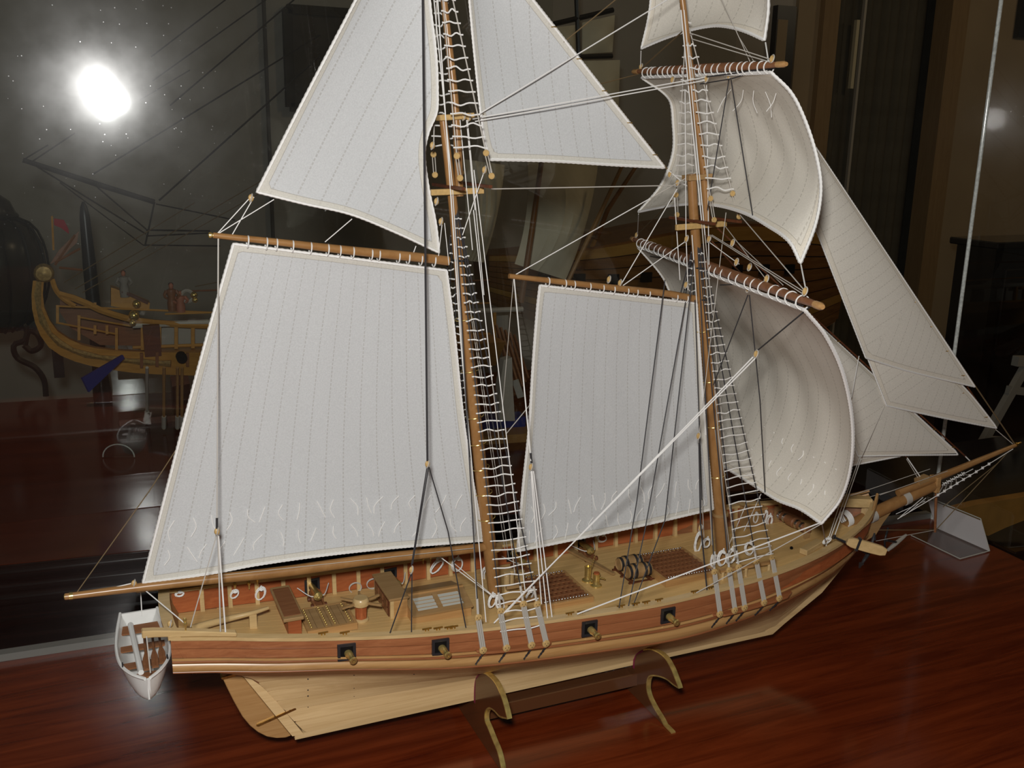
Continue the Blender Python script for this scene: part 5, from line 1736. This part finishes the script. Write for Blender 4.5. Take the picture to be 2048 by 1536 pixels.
# cradle under the keel
M['plate'] = plain('smoked_brown_acrylic', (0.105, 0.040, 0.016), 0.16, spec=0.4)
M['plateedge'] = plain('gilded_edge', (0.80, 0.60, 0.20), 0.24, metal=0.7, noise=0.3, nscale=160)
M['magenta'] = plain('magenta_felt', (0.20, 0.010, 0.055), 0.6)
cr = thing('display_cradle', 'brown two-plate cradle with gilded edges under the schooner keel', 'stand', (.067, 0, ZT))


def plate(X, near, name):
    """near: outline pixels of the near half, traced on the plate's own plane from the keel seat round to the foot"""
    P = [atx(x, y, X) for x, y in near]
    half = [(min(p.y, -.0040) - (.0012 if k < 4 else 0), max(p.z, ZT + .0012)) for k, p in enumerate(P)]
    half[-1] = (half[-1][0], ZT + .0008)
    out = half + [(half[-1][0] + .006, ZT + .0004), (-half[-1][0] - .006, ZT + .0004)] + [(-y, z) for y, z in half[::-1]]
    T = .0042
    m = MB(); m.prism([Vector((X - T / 2, y, z)) for y, z in out], (T, 0, 0))
    pl = m.build(name, 'plate', cr)
    n = len(half)
    for i0, i1, mat, nm in ((0, 4, 'magenta', 'felt_edge'), (4, n, 'plateedge', 'gilded_edge')):
        for sg in (1, -1):
            m = MB(); secs = []
            for i in range(max(i0 - 0, 0), min(i1 + 1, n)):
                y, z = half[i]
                a = half[max(i - 1, 0)]; b = half[min(i + 1, n - 1)]
                t = Vector((0, b[0] - a[0], b[1] - a[1])).normalized(); nn = Vector((0, t.z, -t.y)) * (.0014 if mat == 'magenta' else .0007)
                if nn.dot(Vector((0, -1, 0))) < 0 and False:
                    nn = -nn
                q = Vector((0, y * sg, z)); nn = Vector((0, nn.y * sg, nn.z))
                secs.append([Vector((X - T / 2 - .0002, 0, 0)) + q - nn, Vector((X + T / 2 + .0002, 0, 0)) + q - nn, Vector((X + T / 2 + .0002, 0, 0)) + q + nn, Vector((X - T / 2 - .0002, 0, 0)) + q + nn])
            loft(m, secs); m.build(nm, mat, pl)
    return pl


def dense(pts):
    P = spline([Vector((x, y, 0)) for x, y in pts], 5 * (len(pts) - 1))
    return [(p.x, p.y) for p in P]


X1_, X2_ = -.0165, .1555
k1 = atx(0, 0, X1_)
seat1 = [(949, 1398), (949, 1376), (953, 1355), (962, 1344)]
arc1 = dense([(962, 1344), (975, 1346), (992, 1361), (1004, 1384), (1012, 1408), (1019, 1436)])
in1 = dense([(1019, 1436), (1004, 1432), (992, 1420), (982, 1415), (975, 1422), (974, 1440), (980, 1455), (990, 1480), (1000, 1505), (1007, 1536)])
plate(X1_, seat1 + arc1[1:] + in1[1:], 'cradle_plate')
seat2 = [(1267, 1332), (1269, 1318), (1274, 1306), (1285, 1300)]
arc2 = dense([(1285, 1300), (1306, 1298), (1330, 1311), (1345, 1334), (1354, 1356), (1361, 1375)])
in2 = dense([(1361, 1375), (1350, 1368), (1336, 1357), (1318, 1351), (1302, 1352), (1297, 1370), (1300, 1390), (1312, 1415), (1328, 1442), (1338, 1466), (1346, 1480)])
plate(X2_, seat2 + arc2[1:] + in2[1:], 'cradle_plate')
m = MB(); m.bar((X1_ + .0018, 0, -.126), (X2_ - .0018, 0, -.126), .024, .0036); m.build('cradle_spine', 'plate', cr)
for yy in (-.0118, .0118):
    m = MB(); m.bar((X1_ + .0018, yy, -.1245), (X2_ - .0018, yy, -.1245), .002, .0125); m.build('cradle_rail', 'plate', cr)

# label card in its clear holder, back right corner of the case
ch = thing('card_holder', 'clear bent plastic holder at the back right of the case', 'sign holder', atz(1880, 1080, ZT))
M['clear'] = dusty_glass('clear_plastic', 0.006)
f0, f1 = atz(1822, 1072, ZT + .0006), atz(1920, 1119, ZT + .0006)
bk0, bk1 = atz(1872, 1056, ZT + .0006), atz(1979, 1103, ZT + .0006)
h = .045
t0, t1 = bk0 + Vector((-.012, .012, h)), bk1 + Vector((-.012, .012, h))
m = MB(); m.hexa([f0, f1, bk1, bk0] + [p + Vector((0, 0, .0016)) for p in (f0, f1, bk1, bk0)]); m.build('base_sheet', 'clear', ch)
m = MB(); m.hexa([bk0, bk1, t1, t0] + [p + Vector((.0016, .0006, 0)) for p in (bk0, bk1, t1, t0)]); m.build('back_sheet', 'clear', ch)
for a, c in ((f0, f1), (f1, bk1), (bk0, bk1), (bk1, t1), (t0, t1), (bk0, t0)):
    m = MB(); m.tube([a + Vector((0, 0, .001)), c + Vector((0, 0, .001))], .0008, 5); m.build('sheet_edge', 'glaze', ch)
cdv = thing('label_card', 'white label card leaning in the clear plastic holder', 'card', bk0.lerp(bk1, .5))
u_ = (bk1 - bk0).normalized()
q0, q1 = bk0 + Vector((-.0022, -.001, .0016)), bk1 + Vector((-.0022, -.001, .0016))
m = MB(); n_ = Vector((-.0006, -.0004, 0)); tp = Vector((-.0105, .0108, h * .94)); m.hexa([q0, q1, q1 + tp, q0 + tp] + [p + n_ for p in (q0, q1, q1 + tp, q0 + tp)]); m.build('card', 'card', cdv)

# ------------------------------------------------------------ the other table and what stands on it
ot = thing('far_table', 'dark mahogany table with a black moulded edge behind the case', 'table', (0, 1.0, FLOOR))
fl_ = lambda X: .556 + (X + .4) * -.10      # its front edge runs slightly towards us at right
m = MB(); m.prism([(-1.6, .676, ZT), (.76, .438, ZT), (.84, 1.32, ZT), (-1.6, 1.50, ZT)], (0, 0, -.022)); m.build('table_top', 'mahog2', ot)
e0, e1 = Vector((-1.6, .674, ZT)), Vector((.76, .436, ZT))
for dz, r in ((-.010, .010), (-.030, .007), (-.046, .010)):
    m = MB(); m.tube([e0 + Vector((0, -.002, dz)), e1 + Vector((0, -.002, dz))], r, 10); m.build('edge_moulding', 'lacquer', ot, True)
m = MB(); m.prism([e0 + Vector((0, .004, -.022)), e1 + Vector((0, .004, -.022)), e1 + Vector((0, .03, -.022)), e0 + Vector((0, .03, -.022))], (0, 0, -.50)); m.build('front_panel', 'lacquer', ot)
m = MB(); m.prism([(-1.6, .40, -.215), (.76, .30, -.215), (.76, .435, -.215), (-1.6, .66, -.215)], (0, 0, -.03)); m.build('lower_ledge', 'lacquer', ot)
for X in (-1.4, 0.65):
    m = MB(); m.box(X - .03, X + .03, .95, 1.01, FLOOR, ZT - .022); m.build('leg', 'lacquer', ot)

# galley model
GYY = 1.02
gl = thing('galley_model', 'gilded wooden galley model with curved prow on the far table', 'model ship', at(330, 860, GYY))
G_ = lambda x, y, d=0.0: at(x, y, GYY + d)
M['ghull'] = wood('honey_galley_wood', (0.46, 0.22, 0.045), (0.62, 0.33, 0.08), 0.35, (10, 160, 160))
M['gpale'] = plain('bone_white', (0.55, 0.52, 0.46), 0.5)
M['dullgold'] = plain('aged_gilt', (0.42, 0.28, 0.10), 0.5, metal=0.4, noise=0.35, nscale=220)
M['gred'] = plain('red_silk', (0.36, 0.012, 0.03), 0.7)
M['bhull0'] = wood('brown_mast_wood', (0.20, 0.085, 0.025), (0.32, 0.15, 0.045), 0.4, (40, 40, 10))
M['gblue'] = plain('blue_paint', (0.018, 0.035, 0.22), 0.5)
up_ = [(88, 561), (86, 599), (94, 628), (114, 660), (141, 678), (182, 693), (264, 701), (330, 700), (420, 697), (560, 690), (760, 680), (980, 668)]
lo_ = [(66, 561), (63, 592), (66, 628), (79, 667), (103, 699), (141, 719), (182, 731), (264, 744), (420, 748), (560, 744), (760, 735), (980, 725)]
m = MB(); secs = []
Pu, Pl = spline([G_(*q) for q in up_], 40), spline([G_(*q) for q in lo_], 40)
for k in range(41):
    t = k / 40
    w = .008 + .075 * min(1, max(0, (t - .25) * 2.2)) ** .8
    u, l = Pu[k], Pl[k]
    secs.append([u + Vector((0, -w, 0)), u + Vector((0, w, 0)), l + Vector((0, w * .35, 0)), l + Vector((0, -w * .35, 0))])
loft(m, secs); gh2 = m.build('galley_hull', 'ghull', gl, True)
stem_o = spline([G_(*q) for q in ((88, 548), (74, 575), (66, 610), (66, 645), (80, 682), (110, 708), (160, 728), (240, 738))], 24)
m = MB(); m.tube([Pu[k].lerp(Pl[k], .45) + Vector((0, -.0085 - .075 * min(1, max(0, (k / 40 - .25) * 2.2)) ** .8, 0)) for k in range(14)], [.0042 * (1 + .5 * (k % 2)) for k in range(14)], 6); m.build('gilt_carving', 'dullgold', gl, True)
m = MB(); c_ = G_(88, 546); m.lathe(c_ - Vector((0, .012, 0)), (0, 1, 0), [(.004, -.001), (.006, 0), (.012, .001), (.0155, .006), (.0155, .018), (.012, .023)], 16); m.build('scroll_head', 'dullgold', gl, True)
m = MB(); m.tube(spline([G_(104, 558), G_(112, 580), G_(128, 598), G_(150, 612)], 8), .0045, 6); m.build('prow_strut', 'ghull', gl, True)
m = MB(); st_ = [G_(118, 588), G_(160, 600), G_(196, 618), G_(270, 640), G_(350, 648), G_(440, 652)]
m.tube(spline(st_, 12), .006, 6); m.build('upper_wale', 'ghull', gl, True)
# rails and stanchions
for (a, b_2, r, mt_, nm) in (((265, 651), (1045, 618), .0052, 'gpale', 'white_rail'), ((112, 612), (420, 625), .0018, 'ghull', 'top_rail'), ((360, 583), (980, 560), .0016, 'brown', 'awning_rail'), ((330, 628), (980, 606), .0018, 'ghull', 'top_rail'), ((265, 695), (980, 668), .003, 'ghull', 'gunwale_rail')):
    m = MB(); m.tube([G_(*a), G_(*b_2)], r, 8); m.build(nm, mt_, gl, True)
for k in range(22):
    x = 285 + k * 33.5
    if 455 < x < 960:
        continue
    t = (x - 265) / 780
    m = MB(); m.bar(G_(x, 654 - 33 * t), G_(x, 700 - 27 * t), .006, .006, up=Vector((0, 1, 0))); m.build('stanchion', 'ghull', gl)
    m = MB(); c_ = G_(x + 16, 678 - 30 * t, .03); m.box(c_.x - .013, c_.x + .013, c_.y, c_.y + .004, c_.z - .020, c_.z + .020); m.build('lattice_panel', 'lanyard', gl)
for x, y0, y1 in ((115, 610, 645), (158, 630, 680), (190, 605, 620), (233, 655, 700), (190, 650, 668), (214, 650, 668)):
    m = MB(); m.bar(G_(x, y0), G_(x, y1), .0045, .0045, up=Vector((0, 1, 0))); m.build('stanchion', 'ghull', gl)
m = MB(); m.prism([G_(*q) for q in ((222, 575), (230, 577), (300, 606), (298, 622), (256, 618), (222, 612))], (0, .03, 0)); m.build('castle_side', 'ghull', gl)
m = MB(); m.bar(G_(244, 582, -.004), G_(296, 606, -.004), .006, .005); m.build('castle_rail', 'dark', gl)
for q, r in (((273, 608), .007), ((268, 631), .009), ((388, 590), .006), ((265, 646), .006), ((390, 600), .005)):
    m = MB(); m.ball(G_(*q, -.02), r, 12, 8); m.build('gilt_ornament', 'brass', gl, True)
m = MB(); m.box(G_(236, 0).x, G_(272, 0).x, GYY - .02, GYY + .02, G_(250, 712).z, G_(250, 650).z); m.build('dark_locker', 'dark', gl)
m = MB(); m.prism([G_(*q, .05) for q in ((120, 592), (170, 606), (240, 636), (330, 648), (420, 650), (420, 695), (200, 690), (140, 655), (120, 625))], (0, .004, 0)); m.build('far_bulwark', 'brown', gl)
for a, c_ in (((112, 645), (232, 668)), ((156, 634), (262, 652)), ((190, 612), (232, 628))):
    m = MB(); m.tube([G_(*a), G_(*c_)], .0018, 6); m.build('top_rail', 'ghull', gl, True)
# mast and pale sails of the galley, seen between the schooner's sails
M['bsail'] = plain('aged_grey_canvas', (0.80, 0.74, 0.56), 0.9, noise=0.12, nscale=12)
for quad, belly in (([(1055, 322), (1198, 318), (1132, 560), (1030, 528)], .05), ([(925, 318), (1010, 330), (968, 525), (925, 520)], .03)):
    q = [G_(*v, .08) for v in quad]
    G = []
    for i in range(11):
        v = i / 10
        a, c_ = q[0].lerp(q[3], v), q[1].lerp(q[2], v)
        G.append([a.lerp(c_, u) + Vector((.25 * belly * 4 * v * (1 - v), -belly * 16 * u * (1 - u) * v * (1 - v) + .002 * math.sin(u * 40), 0)) for u in xrange(0, 1, 14)])
    m = MB(); m.grid(G); m.grid([[p + Vector((0, .002, 0)) for p in r] for r in G]); m.build('galley_sail', 'bsail', gl, True)
m = MB(); m.tube([G_(1042, 605), G_(1064, 460), G_(1082, 330), G_(1112, 90)], [.0062, .0058, .005, .004], 10); m.build('galley_mast', 'bhull0', gl, True)
m = MB(); m.tube([G_(1130, 575), G_(1180, 470), G_(1245, 330)], [.004, .0048, .004], 8); m.build('galley_spar', 'tan', gl, True)
# crew figures on deck: small bodies in robes, arm and head in one surface
def figure(x, y, hgt, cl, hd):
    b = G_(x, y)
    m = MB(); m.lathe(b, (0, 0, 1), [(.0075, 0), (.008, hgt * .3), (.0062, hgt * .52), (.0085, hgt * .68), (.0078, hgt * .78), (.003, hgt * .84)], 12); o_ = m.build('crew_figure', cl, gl, True)
    m = MB(); m.ball(b + Vector((0, -.001, hgt * .92)), hgt * .1, 10, 7, .85, .95, 1.2); m.build('head', 'skin', o_, True)
    m = MB(); m.ball(b + Vector((0, .001, hgt * .975)), hgt * .095, 8, 5, 1, 1, .8); m.build('cap', hd, o_, True)
    for s2 in (-1, 1):
        m = MB(); m.tube(spline([b + Vector((s2 * .008, 0, hgt * .74)), b + Vector((s2 * .012, -.004, hgt * .58)), b + Vector((s2 * .008, -.010, hgt * .50))], 6), [.0032, .003, .0028, .0026, .0024, .0022, .002], 6); m.build('sleeve', cl, o_, True)


M['skin'] = plain('figure_skin', (0.42, 0.16, 0.09), 0.6)
M['robe'] = plain('grey_robe', (0.26, 0.24, 0.21), 0.8)
figure(250, 594, .044, 'robe', 'iron'); figure(345, 622, .048, 'brown', 'iron'); figure(362, 624, .036, 'skin', 'robe')
m = MB(); c_ = G_(374, 592); m.tube([c_ + Vector((.010 * math.cos(a), 0, .010 * math.sin(a))) for a in xrange(0, 5.9, 17)], .0032, 6, True); m.build('rope_ring', 'lanyard', gl, True)
# oars: the blue blade and slender brown shafts reaching down to the table
m = MB(); a, c_ = G_(246, 713, -.05), G_(170, 770, -.10); m.bar(a, c_, .004, .007, w2=.004, h2=.028); m.build('blue_oar_blade', 'gblue', gl)
for x in (296, 330, 357, 366):
    m = MB(); a = G_(x - 2, 735, -.03); q = atz(x - 2, 858 if x != 296 else 845, ZT + .006); m.tube([a, q], .0028, 6); oa = m.build('oar_shaft', 'gpale' if x == 296 else 'tan', gl, True)
    m = MB(); m.tube([a.lerp(q, .78), a.lerp(q, .98)], .0042, 6); m.build('oar_blade', 'gpale', oa, True)
for x, y0, y1 in ((283, 706, 735), (314, 704, 733), (375, 706, 733)):
    m = MB(); m.bar(G_(x, y0, -.03), G_(x, y1, -.028), .005, .005, up=Vector((0, 1, 0))); m.build('hull_timber', 'brown', gl)
m = MB(); m.lathe(G_(364, 717, -.045), (0, 1, 0), [(.009, 0), (.009, .02)], 14); m.build('oar_port', 'black', gl, True)
for k in range(5):
    a, c_ = G_(992 + 9 * k, 650 + 5 * k, -.02), G_(1032 + 6 * k, 790 - 8 * k, -.09)
    m = MB(); m.bar(a, c_, .004, .005, h2=.009); m.build('oar_shaft', 'brown', gl)
m = MB(); a, c_ = G_(1030, 760, -.09), G_(1042, 795, -.10); m.bar(a, c_, .003, .014); m.build('oar_blade', 'gpale', gl)
m = MB(); m.prism([at(*q, .84) for q in ((1008, 720), (1024, 715), (1026, 780), (1030, 842), (998, 842), (1000, 770))], (0, .02, 0)); m.build('stand_bracket', 'gpale', gl)
p0, p1 = atz(960, 892, ZT), atz(1075, 884, ZT)
m = MB(); m.bar(p0 + Vector((0, .03, .008)), p1 + Vector((0, .03, .008)), .05, .016); m.build('stand_board', 'tan', gl)
m = MB(); m.bar(p0 + Vector((0, .07, .022)), p1 + Vector((0, .07, .022)), .04, .026); m.build('stand_plinth', 'gblue', gl)
m = MB(); m.bar(G_(360, 760), atz(362, 822, ZT + .012), .03, .02, up=Vector((0, 1, 0))); m.build('stand_post', 'dark', gl)
m = MB(); q = atz(400, 830, ZT); m.box(q.x - .15, q.x + .15, q.y - .03, q.y + .03, ZT, ZT + .012); m.build('stand_base', 'dark', gl)
# standard and silk swags at the prow
m = MB(); m.tube([G_(107, 500), G_(104, 432)], .0018, 6); m.build('flag_staff', 'ghull', gl, True)
for q, mt_ in ((((108, 437), (128, 440), (137, 458), (138, 468), (122, 456), (108, 450)), 'gred'), (((100, 528), (118, 500), (140, 478), (158, 462), (154, 485), (140, 498), (120, 520)), 'brown')):
    m = MB(); P = [G_(*v) for v in q]; m.prism(P, (0, .003, 0)); m.build('pennant', mt_, gl)
for a, c_ in (((110, 525), (160, 497)), ((118, 535), (165, 540)), ((110, 530), (150, 470))):
    m = MB(); m.tube([G_(*a), G_(*c_)], .0022, 6); m.build('swag_pole', 'brown', gl, True)
for a, c_ in (((128, 565), (390, 405)), ((150, 578), (560, 340)), ((165, 585), (620, 330)), ((390, 573), (560, 540))):
    m = MB(); m.tube([G_(*a), G_(*c_)], .0009, 5); m.build('galley_stay', 'ropebrown', gl, True)

# the galley's own glass case
g2c = thing('galley_case', 'glass case around the galley model on the far table', 'case', (-.3, 1.0, ZT))
M['pane3'] = dusty_glass('galley_case_glass', 0.0012)
for Yc, dxy, nm in ((.70, .045, 'front_pane'), (1.40, .034, 'rear_pane')):
    # the front sheet leans a few millimetres out of true, as sliding sheets do
    m = MB(); m.grid([[Vector((-1.2, Yc + dxy * 1.0, ZT + .001)), Vector((-1.2, Yc + dxy * 1.0, .95))], [Vector((.70, Yc - dxy * .9, ZT + .001)), Vector((.70, Yc - dxy * .9, .95))]])
    m.build(nm, 'pane3', g2c)

# acrylic arch tag on the far table
ac = thing('acrylic_tag', 'small clear arched name holder on the far table', 'sign holder', atz(237, 918, ZT))
b0, b1 = atz(206, 915, ZT + .001), atz(269, 915, ZT + .001)
w_ = (b1 - b0); c_ = (b0 + b1) / 2; R_ = w_.length / 2; wd = w_.normalized()
arc = [c_ + wd * (-R_ * math.cos(a)) + Vector((0, 0, .001 + R_ * .86 * math.sin(a))) for a in xrange(0, math.pi, 16)]
m = MB(); m.prism(arc, (0, .003, 0)); m.build('arch_sheet', 'clear', ac)
m = MB(); m.tube(arc, .0011, 6); m.build('arch_edge', 'edge', ac, True)

# black tapered post on the far table
bp = MB(); c_ = at(205, 790, 1.36); c_.z = ZT
sc_ = (at(216, 600, 1.36) - at(190, 600, 1.36)).length / 2
hh_ = at(202, 403, 1.36).z - ZT
bp.lathe(c_, (-.012, 0, 1), [(sc_ * 1.5, 0), (sc_ * 1.5, .02), (sc_ * 1.25, .06), (sc_ * 1.15, hh_ * .35), (sc_ * 1.05, hh_ * .7), (sc_ * .8, hh_ * .93), (sc_ * .55, hh_ * .975), (sc_ * .2, hh_)], 18)
tag(bp.build('black_post', 'iron', None, True), 'tall black tapered post with rounded tip behind the galley', 'ornament')

# wrought iron lantern with wire ribs
LY = 1.62
ll = thing('iron_lantern', 'dark onion-shaped lantern with wire ribs on a scrolled iron stand', 'lantern', (at(-10, 790, LY).x, LY, ZT))
cx_ = at(-12, 540, LY)
z_ = lambda y: at(-12, y, LY).z - cx_.z
r_ = lambda x: at(x, 540, LY).x - cx_.x
prof = [(r_(20), z_(662)), (r_(60), z_(640)), (r_(88), z_(590)), (r_(95), z_(540)), (r_(90), z_(490)), (r_(72), z_(452)), (r_(42), z_(436)), (r_(44), z_(425)), (r_(34), z_(402)), (r_(14), z_(388)), (r_(-6), z_(384))]
M['lglass'] = plain('smoked_lantern_glass', (0.05, 0.045, 0.038), 0.25, spec=0.5)
m = MB(); m.lathe(cx_, (0, 0, 1), prof, 22); m.build('glass_globe', 'lglass', ll, True)
for k in range(14):
    a = 2 * math.pi * k / 14 + .1
    m = MB(); m.tube(spline([cx_ + Vector((math.cos(a) * (r + .003), math.sin(a) * (r + .003), h)) for r, h in prof[:7]], 12), .0028, 5); m.build('wire_rib', 'iron', ll, True)
m = MB(); m.tube([cx_ + Vector((math.cos(a) * r_(44), math.sin(a) * r_(44), z_(432))) for a in xrange(0, 6.0, 23)], .006, 6, True); m.build('collar', 'iron', ll, True)
for pts in (((30, 640), (52, 655), (50, 680), (28, 690), (34, 715), (70, 735), (88, 760), (92, 792)), ((48, 690), (64, 702), (82, 690), (74, 668), (58, 662), (50, 690)), ((-40, 650), (-60, 690), (-50, 740), (-70, 792))):
    m = MB(); m.tube(spline([at(x, y, LY - .03) for x, y in pts], 24), .0068, 6); m.build('scroll_leg', 'iron', ll, True)
m = MB(); m.bar(at(-60, 640, LY), at(72, 636, LY), .03, .05); m.build('stand_shelf', 'iron', ll)
m = MB(); m.bar(at(112, 676, LY), Vector((at(112, 676, LY).x, LY, ZT)), .022, .022, up=Vector((0, 1, 0))); m.build('stand_leg', 'iron', ll)

# ------------------------------------------------------------ big sailing model farther back
BY = 1.75
bg = thing('background_ship', 'large dark wooden sailing ship model behind the glass, with pale sails', 'model ship', (at(1300, 640, BY).x, BY, ZT))
B2 = lambda x, y, d=0.0: at(x, y, BY + d)
M['bhull'] = wood('dark_honey_hull', (0.22, 0.095, 0.028), (0.38, 0.18, 0.05), 0.4, (4, 60, 60))
M['bgold'] = wood('gold_brown_wale', (0.50, 0.27, 0.06), (0.66, 0.38, 0.10), 0.4, (5, 60, 60))
top_l = [(960, 505), (1060, 500), (1180, 480), (1300, 455), (1420, 440), (1560, 450), (1660, 470)]
bot_l = [(960, 600), (1060, 640), (1180, 690), (1300, 710), (1420, 710), (1560, 690), (1660, 640)]
Tp, Bp = spline([B2(*q) for q in top_l], 24), spline([B2(*q) for q in bot_l], 24)
m = MB(); secs = []
for k in range(25):
    w = .03 + .13 * math.sin(math.pi * (.1 + .8 * k / 24))
    secs.append([Tp[k] + Vector((0, -w * .85, 0)), Tp[k] + Vector((0, w * .85, 0)), Bp[k] + Vector((0, w * .4, 0)), Bp[k] + Vector((0, -w * .4, 0))])
loft(m, secs); m.build('far_hull', 'bhull', bg, True)
for i in range(9):
    s0 = .02 + i * .105
    m = MB(); secs = []
    for k in range(25):
        w = .03 + .13 * math.sin(math.pi * (.1 + .8 * k / 24))
        f = lambda s: (Tp[k] + Vector((0, -w * .85 - .012 * math.sin(math.pi * s), 0))).lerp(Bp[k] + Vector((0, -w * .4 - .012 * math.sin(math.pi * s), 0)), s)
        a, c_ = f(s0), f(s0 + .095)
        secs.append([a + Vector((0, -.008, 0)), a + Vector((0, .006, 0)), c_ + Vector((0, .006, 0)), c_ + Vector((0, -.008, 0))])
    loft(m, secs); m.build('hull_strake', 'bgold' if i in (0, 6) else 'bhull', bg, True)
for k in range(9):
    p = Tp[3 + 2 * k]; w = .03 + .13 * math.sin(math.pi * (.1 + .8 * (3 + 2 * k) / 24))
    q = Bp[3 + 2 * k]; z = p.lerp(q, .32); z.y = BY - w * .72 - .022
    m = MB(); m.box(z.x - .016, z.x + .016, z.y - .004, z.y + .01, z.z - .014, z.z + .014); m.build('gun_port', 'black', bg)
for x, y0, y1 in ((1075, 335, 560), (1190, 330, 520)):
    pass
m = MB(); m.tube([B2(1150, 590), B2(1215, 420), B2(1300, 290)], [.008, .007, .005], 8); m.build('far_spar', 'bhull', bg, True)
m = MB(); m.tube([B2(1140, 590, -.1), B2(1190, 480, -.1)], .006, 8); m.build('far_spar', 'bgold', bg, True)
m = MB(); m.tube([B2(1160, 160), B2(1152, -30)], .007, 8); m.build('far_mast', 'iron', bg, True)
for a, c_ in (((1108, 48), (1226, 20)), ((1158, 114), (1224, 112))):
    m = MB(); m.tube([B2(*a), B2(*c_)], .007, 8); m.build('far_yard', 'iron', bg, True)


def bsail(quad, belly, name='far_sail'):
    q = [B2(*v) for v in quad]
    G = []
    for i in range(9):
        v = i / 8
        a, c2 = q[0].lerp(q[3], v), q[1].lerp(q[2], v)
        G.append([a.lerp(c2, u) + Vector((0, -belly * 16 * u * (1 - u) * v * (1 - v), 0)) for u in xrange(0, 1, 8)])
    m = MB(); m.grid(G); m.grid([[p + Vector((0, .003, 0)) for p in r] for r in G])
    m.build(name, 'bsail', bg, True)


bsail([(1105, 55), (1150, 50), (1152, 112), (1120, 110)], .02)
bsail([(1165, 45), (1230, 30), (1225, 104), (1165, 108)], .02)
bsail([(1150, 122), (1240, 120), (1236, 270), (1170, 260)], .03)
# its long dark spar and taut lines at upper left
M['dspar'] = plain('dark_spar_paint', (0.025, 0.02, 0.016), 0.5)
PY_ = 1.18
Q = lambda x, y: at(x, y, PY_)
m = MB(); m.tube([Q(46, 320), Q(190, 367), Q(309, 404)], [.0042, .0050, .0046], 8); m.build('bow_boom', 'dspar', bg, True)
for a, c_, r in (((302, 114), (470, -15), .0014), ((305, 162), (552, -15), .0014), ((340, 211), (605, -15), .0016), ((185, 349), (640, 70), .0016), ((318, 401), (640, 112), .0018), ((66, 322), (150, 266), .0014), ((46, 320), (96, 290), .0014), ((280, 200), (380, 140), .0012),
              ((72, 332), (292, 468), .0016), ((192, 372), (292, 458), .0016), ((309, 404), (290, 492), .0018), ((292, 460), (420, 462), .0018), ((292, 472), (420, 466), .0015), ((286, 490), (440, 492), .0014), ((312, 408), (470, 440), .0014), ((120, 365), (286, 490), .0012)):
    m = MB(); m.tube([Q(*a), Q(*c_)], r, 6); m.build('bow_stay', 'dspar', bg, True)

# ------------------------------------------------------------ far right: cabinet, trestle, plank
KY = 1.55
kc = thing('black_cabinet', 'tall black cabinet at the right edge behind the case', 'cabinet', (at(2010, 700, KY).x + .25, KY, FLOOR))
xk0 = at(1990, 520, KY).x
m = MB(); m.box(xk0, xk0 + .9, KY, KY + .16, FLOOR, at(1980, 498, KY).z); m.build('body', 'lacquer', kc)
m = MB(); m.box(xk0 - .02, xk0 + .92, KY - .02, KY + .18, at(1980, 498, KY).z, at(1980, 484, KY).z); m.build('cornice', 'lacquer', kc, bevel=.004)
m = MB(); m.box(xk0 + .05, xk0 + .42, KY - .008, KY, FLOOR + .1, at(1980, 540, KY).z); m.build('door', 'lacquer', kc, bevel=.003)
m = MB(); m.box(xk0 + .44, xk0 + .82, KY - .008, KY, FLOOR + .1, at(1980, 540, KY).z); m.build('door', 'lacquer', kc, bevel=.003)
p0 = thing('wall_picture', 'small black frame high on the right wall', 'picture', at(2040, 60, WY - .02))
m = MB(); a = at(2032, 75, WY - .02); m.box(a.x, a.x + .2, WY - .03, WY - .004, a.z, a.z + .4); m.build('frame', 'iron', p0)
M['whitewood'] = plain('pale_painted_wood', (0.36, 0.34, 0.30), 0.55)
tr_ = thing('folding_stool', 'pale wooden A-frame stand leg behind the bowsprit tip', 'stand', (at(1960, 900, 1.0).x, 1.0, FLOOR))
Tq = lambda x, y: at(x, y, 1.0)
m = MB(); m.bar(Tq(2054, 728), Tq(1920, 965), .022, .016, up=Vector((0, 1, 0))); m.build('leg', 'whitewood', tr_)
m = MB(); m.bar(Tq(2054, 728), Tq(2180, 965), .022, .016, up=Vector((0, 1, 0))); m.build('leg', 'whitewood', tr_)
m = MB(); m.bar(Tq(2015, 779), Tq(2095, 788), .020, .012, up=Vector((0, 1, 0))); m.build('stretcher', 'whitewood', tr_)
m = MB(); m.bar(Tq(2030, 722), Tq(2110, 722), .026, .02, up=Vector((0, 1, 0))); m.build('top_rail', 'whitewood', tr_)
m = MB(); m.bar(Tq(1970, 880), Tq(2140, 884), .02, .012, up=Vector((0, 1, 0))); m.build('stretcher', 'whitewood', tr_)
pk = MB(); Kq = lambda x, y: at(x, y, .42)
pk.prism([Kq(*q) for q in ((1888, 1026), (1950, 1010), (2060, 992), (2100, 1000), (2060, 1036), (2010, 1056), (1976, 1072), (1940, 1055))], (.01, .02, 0))
tag(pk.build('wooden_plank', plain('ochre_wood', (0.42, 0.215, 0.05), 0.5, noise=0.2, nscale=20), None), 'ochre wooden board seen behind the label card at far right', 'board')
sb = MB(); sb.box(at(1905, 1060, .50).x, at(1905, 1060, .50).x + .8, .36, .9, FLOOR, at(2000, 1076, .42).z)
tag(sb.build('black_chest', 'lacquer', None, bevel=.003), 'low black chest beyond the right end of the table', 'chest')
